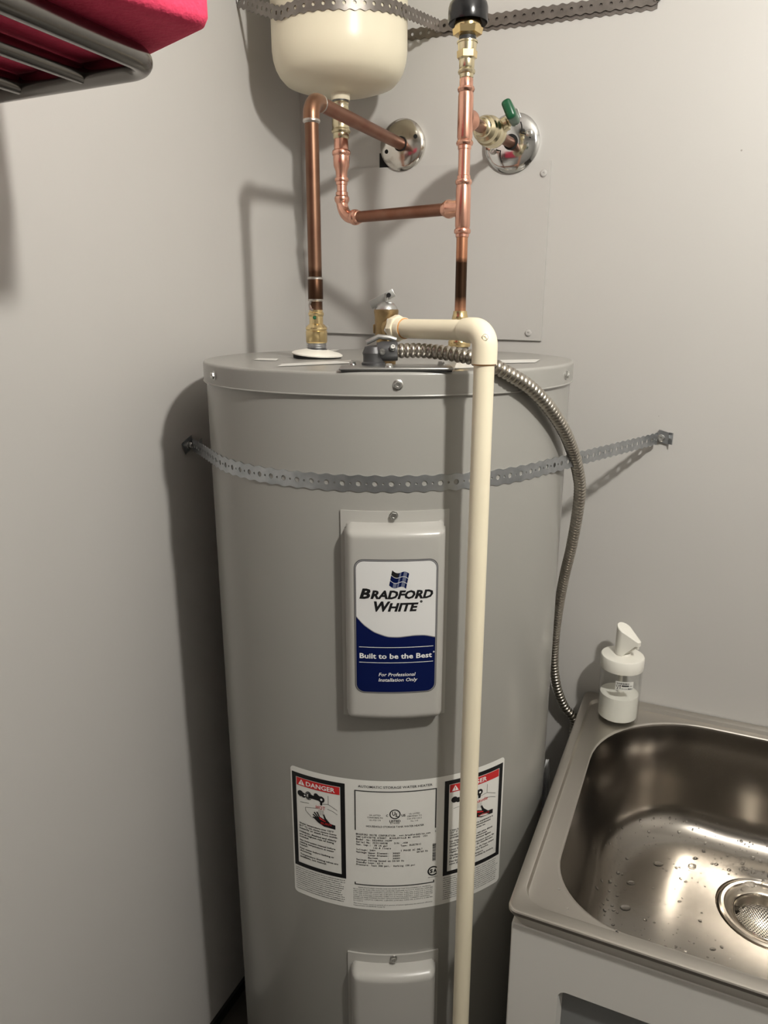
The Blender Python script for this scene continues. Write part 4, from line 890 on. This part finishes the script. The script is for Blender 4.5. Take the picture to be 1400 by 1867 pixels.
do = drops.build('water_drops', 'water', None, origin=(DX, 1.0, zf)); do['kind'] = 'stuff'; tag(do, 'clear water drops clinging inside the steel sink bowl', 'water')

# ------------------------------------------------------------------ soap dispenser
BX, BY = -0.0925, 1.2045; BZ = ZS-0.0068
sp_ = thing('soap_dispenser', 'glass soap dispenser with white pump half full of white soap', 'soap dispenser', (BX, BY, BZ))
ro = 0.0345
MB().lathe([(0.003, 0), (ro-0.003, 0), (ro-0.0006, 0.0012), (ro, 0.004), (ro, 0.103), (ro-0.0022, 0.103), (ro-0.0022, 0.0085), (ro-0.005, 0.0065), (0.003, 0.006)], (BX, BY, BZ), seg=56).build('bottle', 'glass', sp_)
MB().lathe([(0.003, 0.0066), (ro-0.005, 0.0068), (ro-0.0024, 0.0092), (ro-0.0024, 0.051), (0.003, 0.051)], (BX, BY, BZ), seg=48).build('liquid_soap', 'soap', sp_)
MB().lathe([(ro-0.001, 0.1000), (ro+0.0012, 0.1000), (ro+0.0016, 0.1015), (ro+0.0016, 0.1195), (ro+0.0004, 0.1218), (ro-0.002, 0.1225), (0.013, 0.1240), (0.0122, 0.1255), (0.0118, 0.127)], (BX, BY, BZ), seg=56, cap0=True, cap1=True).build('collar', 'white_plastic', sp_)
MB().lathe([(0.0035, 0.050), (0.0035, 0.102)], (BX, BY, BZ), seg=12).build('dip_tube', 'white_plastic', sp_)
hd = Vector((0.86, -0.50, 0)).normalized(); hsd = Vector((-hd.y, hd.x, 0)); out = []
rk = 0.0136
for k in range(0, 21): a = math.radians(60+240*k/20); out.append((rk*math.cos(a), rk*math.sin(a)))
out += [(0.026, -0.0058), (0.0300, -0.0040), (0.0310, 0), (0.0300, 0.0040), (0.026, 0.0058)]
def top(x): return 0.177-0.0205*((x+rk)/(0.0310+rk))
def bot(x): return 0.125 if x < 0.0110 else 0.1465+0.002*(x-0.0110)/0.019
o3 = Vector((BX, BY, BZ)); nO = len(out); vs = []; fs = []
for sc, lev_ in ((1.0, 'b'), (1.0, 't'), (0.93, 'T')):
    for x, y in out:
        z = bot(x) if lev_ == 'b' else (top(x)-0.0012 if lev_ == 't' else top(x)); vs.append(o3+hd*(x*sc)+hsd*(y*sc)+up*z)
for L in range(2):
    for i in range(nO): i2 = (i+1) % nO; fs.append([L*nO+i, L*nO+i2, (L+1)*nO+i2, (L+1)*nO+i])
fs.append([2*nO+i for i in range(nO)]); fs.append([i for i in range(nO)][::-1])
MB().add(vs, fs).build('pump_head', 'white_plastic', sp_, angle=40)
MB().lathe([(0.0022, 0.1425), (0.0026, 0.1445), (0.0026, 0.150)], (BX+hd.x*0.027, BY+hd.y*0.027, BZ), seg=12).build('spout', 'white_plastic', sp_)
# paper sticker with small print
sa = math.degrees(math.atan2(0-BX, BY))+6
class Mini(Sheet):
    def P(self, u, v, lift):
        a = math.radians(self.a0)+u/1000/self.R; return Vector((BX+(self.R+lift)*math.sin(a), BY-(self.R+lift)*math.cos(a), self.z0+v/1000))
ms = Mini(sa+7, BZ+0.080, ro+0.0002)
ms.rect('paper', -15, -8, 15, 8, 0.0)
stk = ms.ink.pop('paper').build('sticker', 'paper', sp_, smooth=False)
u = -13.8
while u < 8: wbar = random.choice((0.4, 0.6, 1.0)); ms.rect('ink', u, 2.8, u+wbar, 6.2, 0.0002); u += wbar+random.choice((0.4, 0.6, 1.1))
ms.rect('ink', -4.8, -0.8, 7.2, 1.6, 0.0002); ms.greek('ink_grey', -4.8, 4.8, -5.2, 1.2, 0.0002); ms.greek('ink', 8.4, 14, -0.4, 1.6, 0.0002); ms.greek('ink', 5.8, 13.5, -5.8, 2.8, 0.0002)
ms.line('ink', [(-13.6, 0.9), (-12.6, -2.4), (-9.8, -2.4), (-9.0, 0.9), (-13.6, 0.9)], 0.7, 0.0002); ms.line('ink', [(-11.2, -2.4), (-11.2, -5.6)], 0.7, 0.0002); ms.line('ink', [(-13.0, -5.9), (-9.4, -5.9)], 0.7, 0.0002); ms.line('ink', [(-7.2, 1.1), (-7.2, -5.9)], 0.9, 0.0002); ms.line('ink', [(-8.4, 1.1), (-6.0, 1.1)], 1.2, 0.0002)
ms.flush(stk, {'ink': 'print', 'ink_grey': 'small_print'})

# ------------------------------------------------------------------ pleated white film behind the sink
fp = at_d(998, 1385, 1.165)
vs = []; fs = []; nF = 26
for j in range(9):
    t = j/8
    for i in range(nF):
        a = i/(nF-1)-0.5
        w = 0.004+0.044*t**0.8; rip = 0.006*math.sin(i*1.9)*(0.2+t)
        vs.append(fp+RIGHT*(2*a*w*0.62)+FWD*(0.5*abs(a)*w+rip+0.012*t)+Vector((0, 0, -0.34*t-0.022*abs(2*a)*(1-t)*0)))
for j in range(8):
    for i in range(nF-1): k = j*nF+i; fs.append([k, k+1, k+nF+1, k+nF])
fb = MB().add(vs, fs); fo = fb.build('plastic_film', 'bag', None, origin=(fp.x, fp.y, fp.z-0.34), angle=80)
md = fo.modifiers.new('thickness', 'SOLIDIFY'); md.thickness = 0.0006
tag(fo, 'pleated white plastic film tucked between heater and sink cabinet', 'plastic film')

# ------------------------------------------------------------------ tube shelf and pink foam on the left wall
ZR = 1.508; kz = (ZR-CZ)/0.1915; rr_ = 0.0095*kz; yE = 0.524*kz
rk_ = thing('tube_shelf', 'dark metal tube shelf fixed to the left wall', 'shelf', (WL, 0.1, ZR))
xs = [-0.437*kz, -0.5105*kz, -0.584*kz, -0.6575*kz]
pf = [Vector((xs[0], -0.45, ZR)), Vector((xs[0], yE-0.03, ZR))]+[Vector((xs[0]-0.026+0.026*math.cos(a), yE-0.026+0.026*math.sin(a), ZR)) for a in [math.pi/2*k/8 for k in range(9)]]+[Vector((WL, yE, ZR))]
MB().tube(pf, rr_, seg=20).build('frame_tube', 'rack', rk_)
for x in xs[1:]+[-0.722]: MB().tube([Vector((x, -0.45, ZR)), Vector((x, yE-0.004, ZR))], 0.0075, seg=16).build('rod', 'rack', rk_)
MB().tube([Vector((xs[0], -0.45, ZR)), Vector((WL, -0.45, ZR))], rr_, seg=20).build('end_tube', 'rack', rk_)
for y in (yE, -0.45): MB().lathe([(0.022, 0), (0.022, 0.003), (0.012, 0.006)], (WL, y, ZR), (1, 0, 0), seg=24).build('wall_rosette', 'rack', rk_)
fk = on_z(396, 54, ZR+rr_); fe = on_z(283, 107, ZR+rr_)
ea = (fe-fk).normalized(); eb = Vector((ea.y, -ea.x, 0));
if eb.y > 0: eb = -eb
la, lb, hz = 0.255, 0.50, 0.100
vs = []; fs = []; zb0 = ZR+rr_+0.0005
for d, z in ((0.012, 0.0), (0.006, 0.0008), (0.0022, 0.003), (0.0, 0.008), (0.0, hz-0.008), (0.0022, hz-0.003), (0.006, hz-0.0008), (0.012, hz)):
    for a, c2 in rrect(d, la-d, d, lb-d, (0.016-d*0.5, 0.085-d*0.5, 0.02, 0.02), 8): vs.append(fk+ea*a+eb*c2+Vector((0, 0, z+zb0-fk.z)))
nl = len(vs)//8
for L in range(7):
    for i in range(nl): i2 = (i+1) % nl; fs.append([L*nl+i, L*nl+i2, (L+1)*nl+i2, (L+1)*nl+i])
fs.append(list(range(nl))[::-1]); fs.append([7*nl+i for i in range(nl)])
cf = fk+ea*la/2+eb*lb/2
fm = MB().add(vs, fs).build('foam_block', 'foam', None, origin=(cf.x, cf.y, zb0), angle=60)
tag(fm, 'bright pink foam block lying on the metal tube shelf', 'foam block')
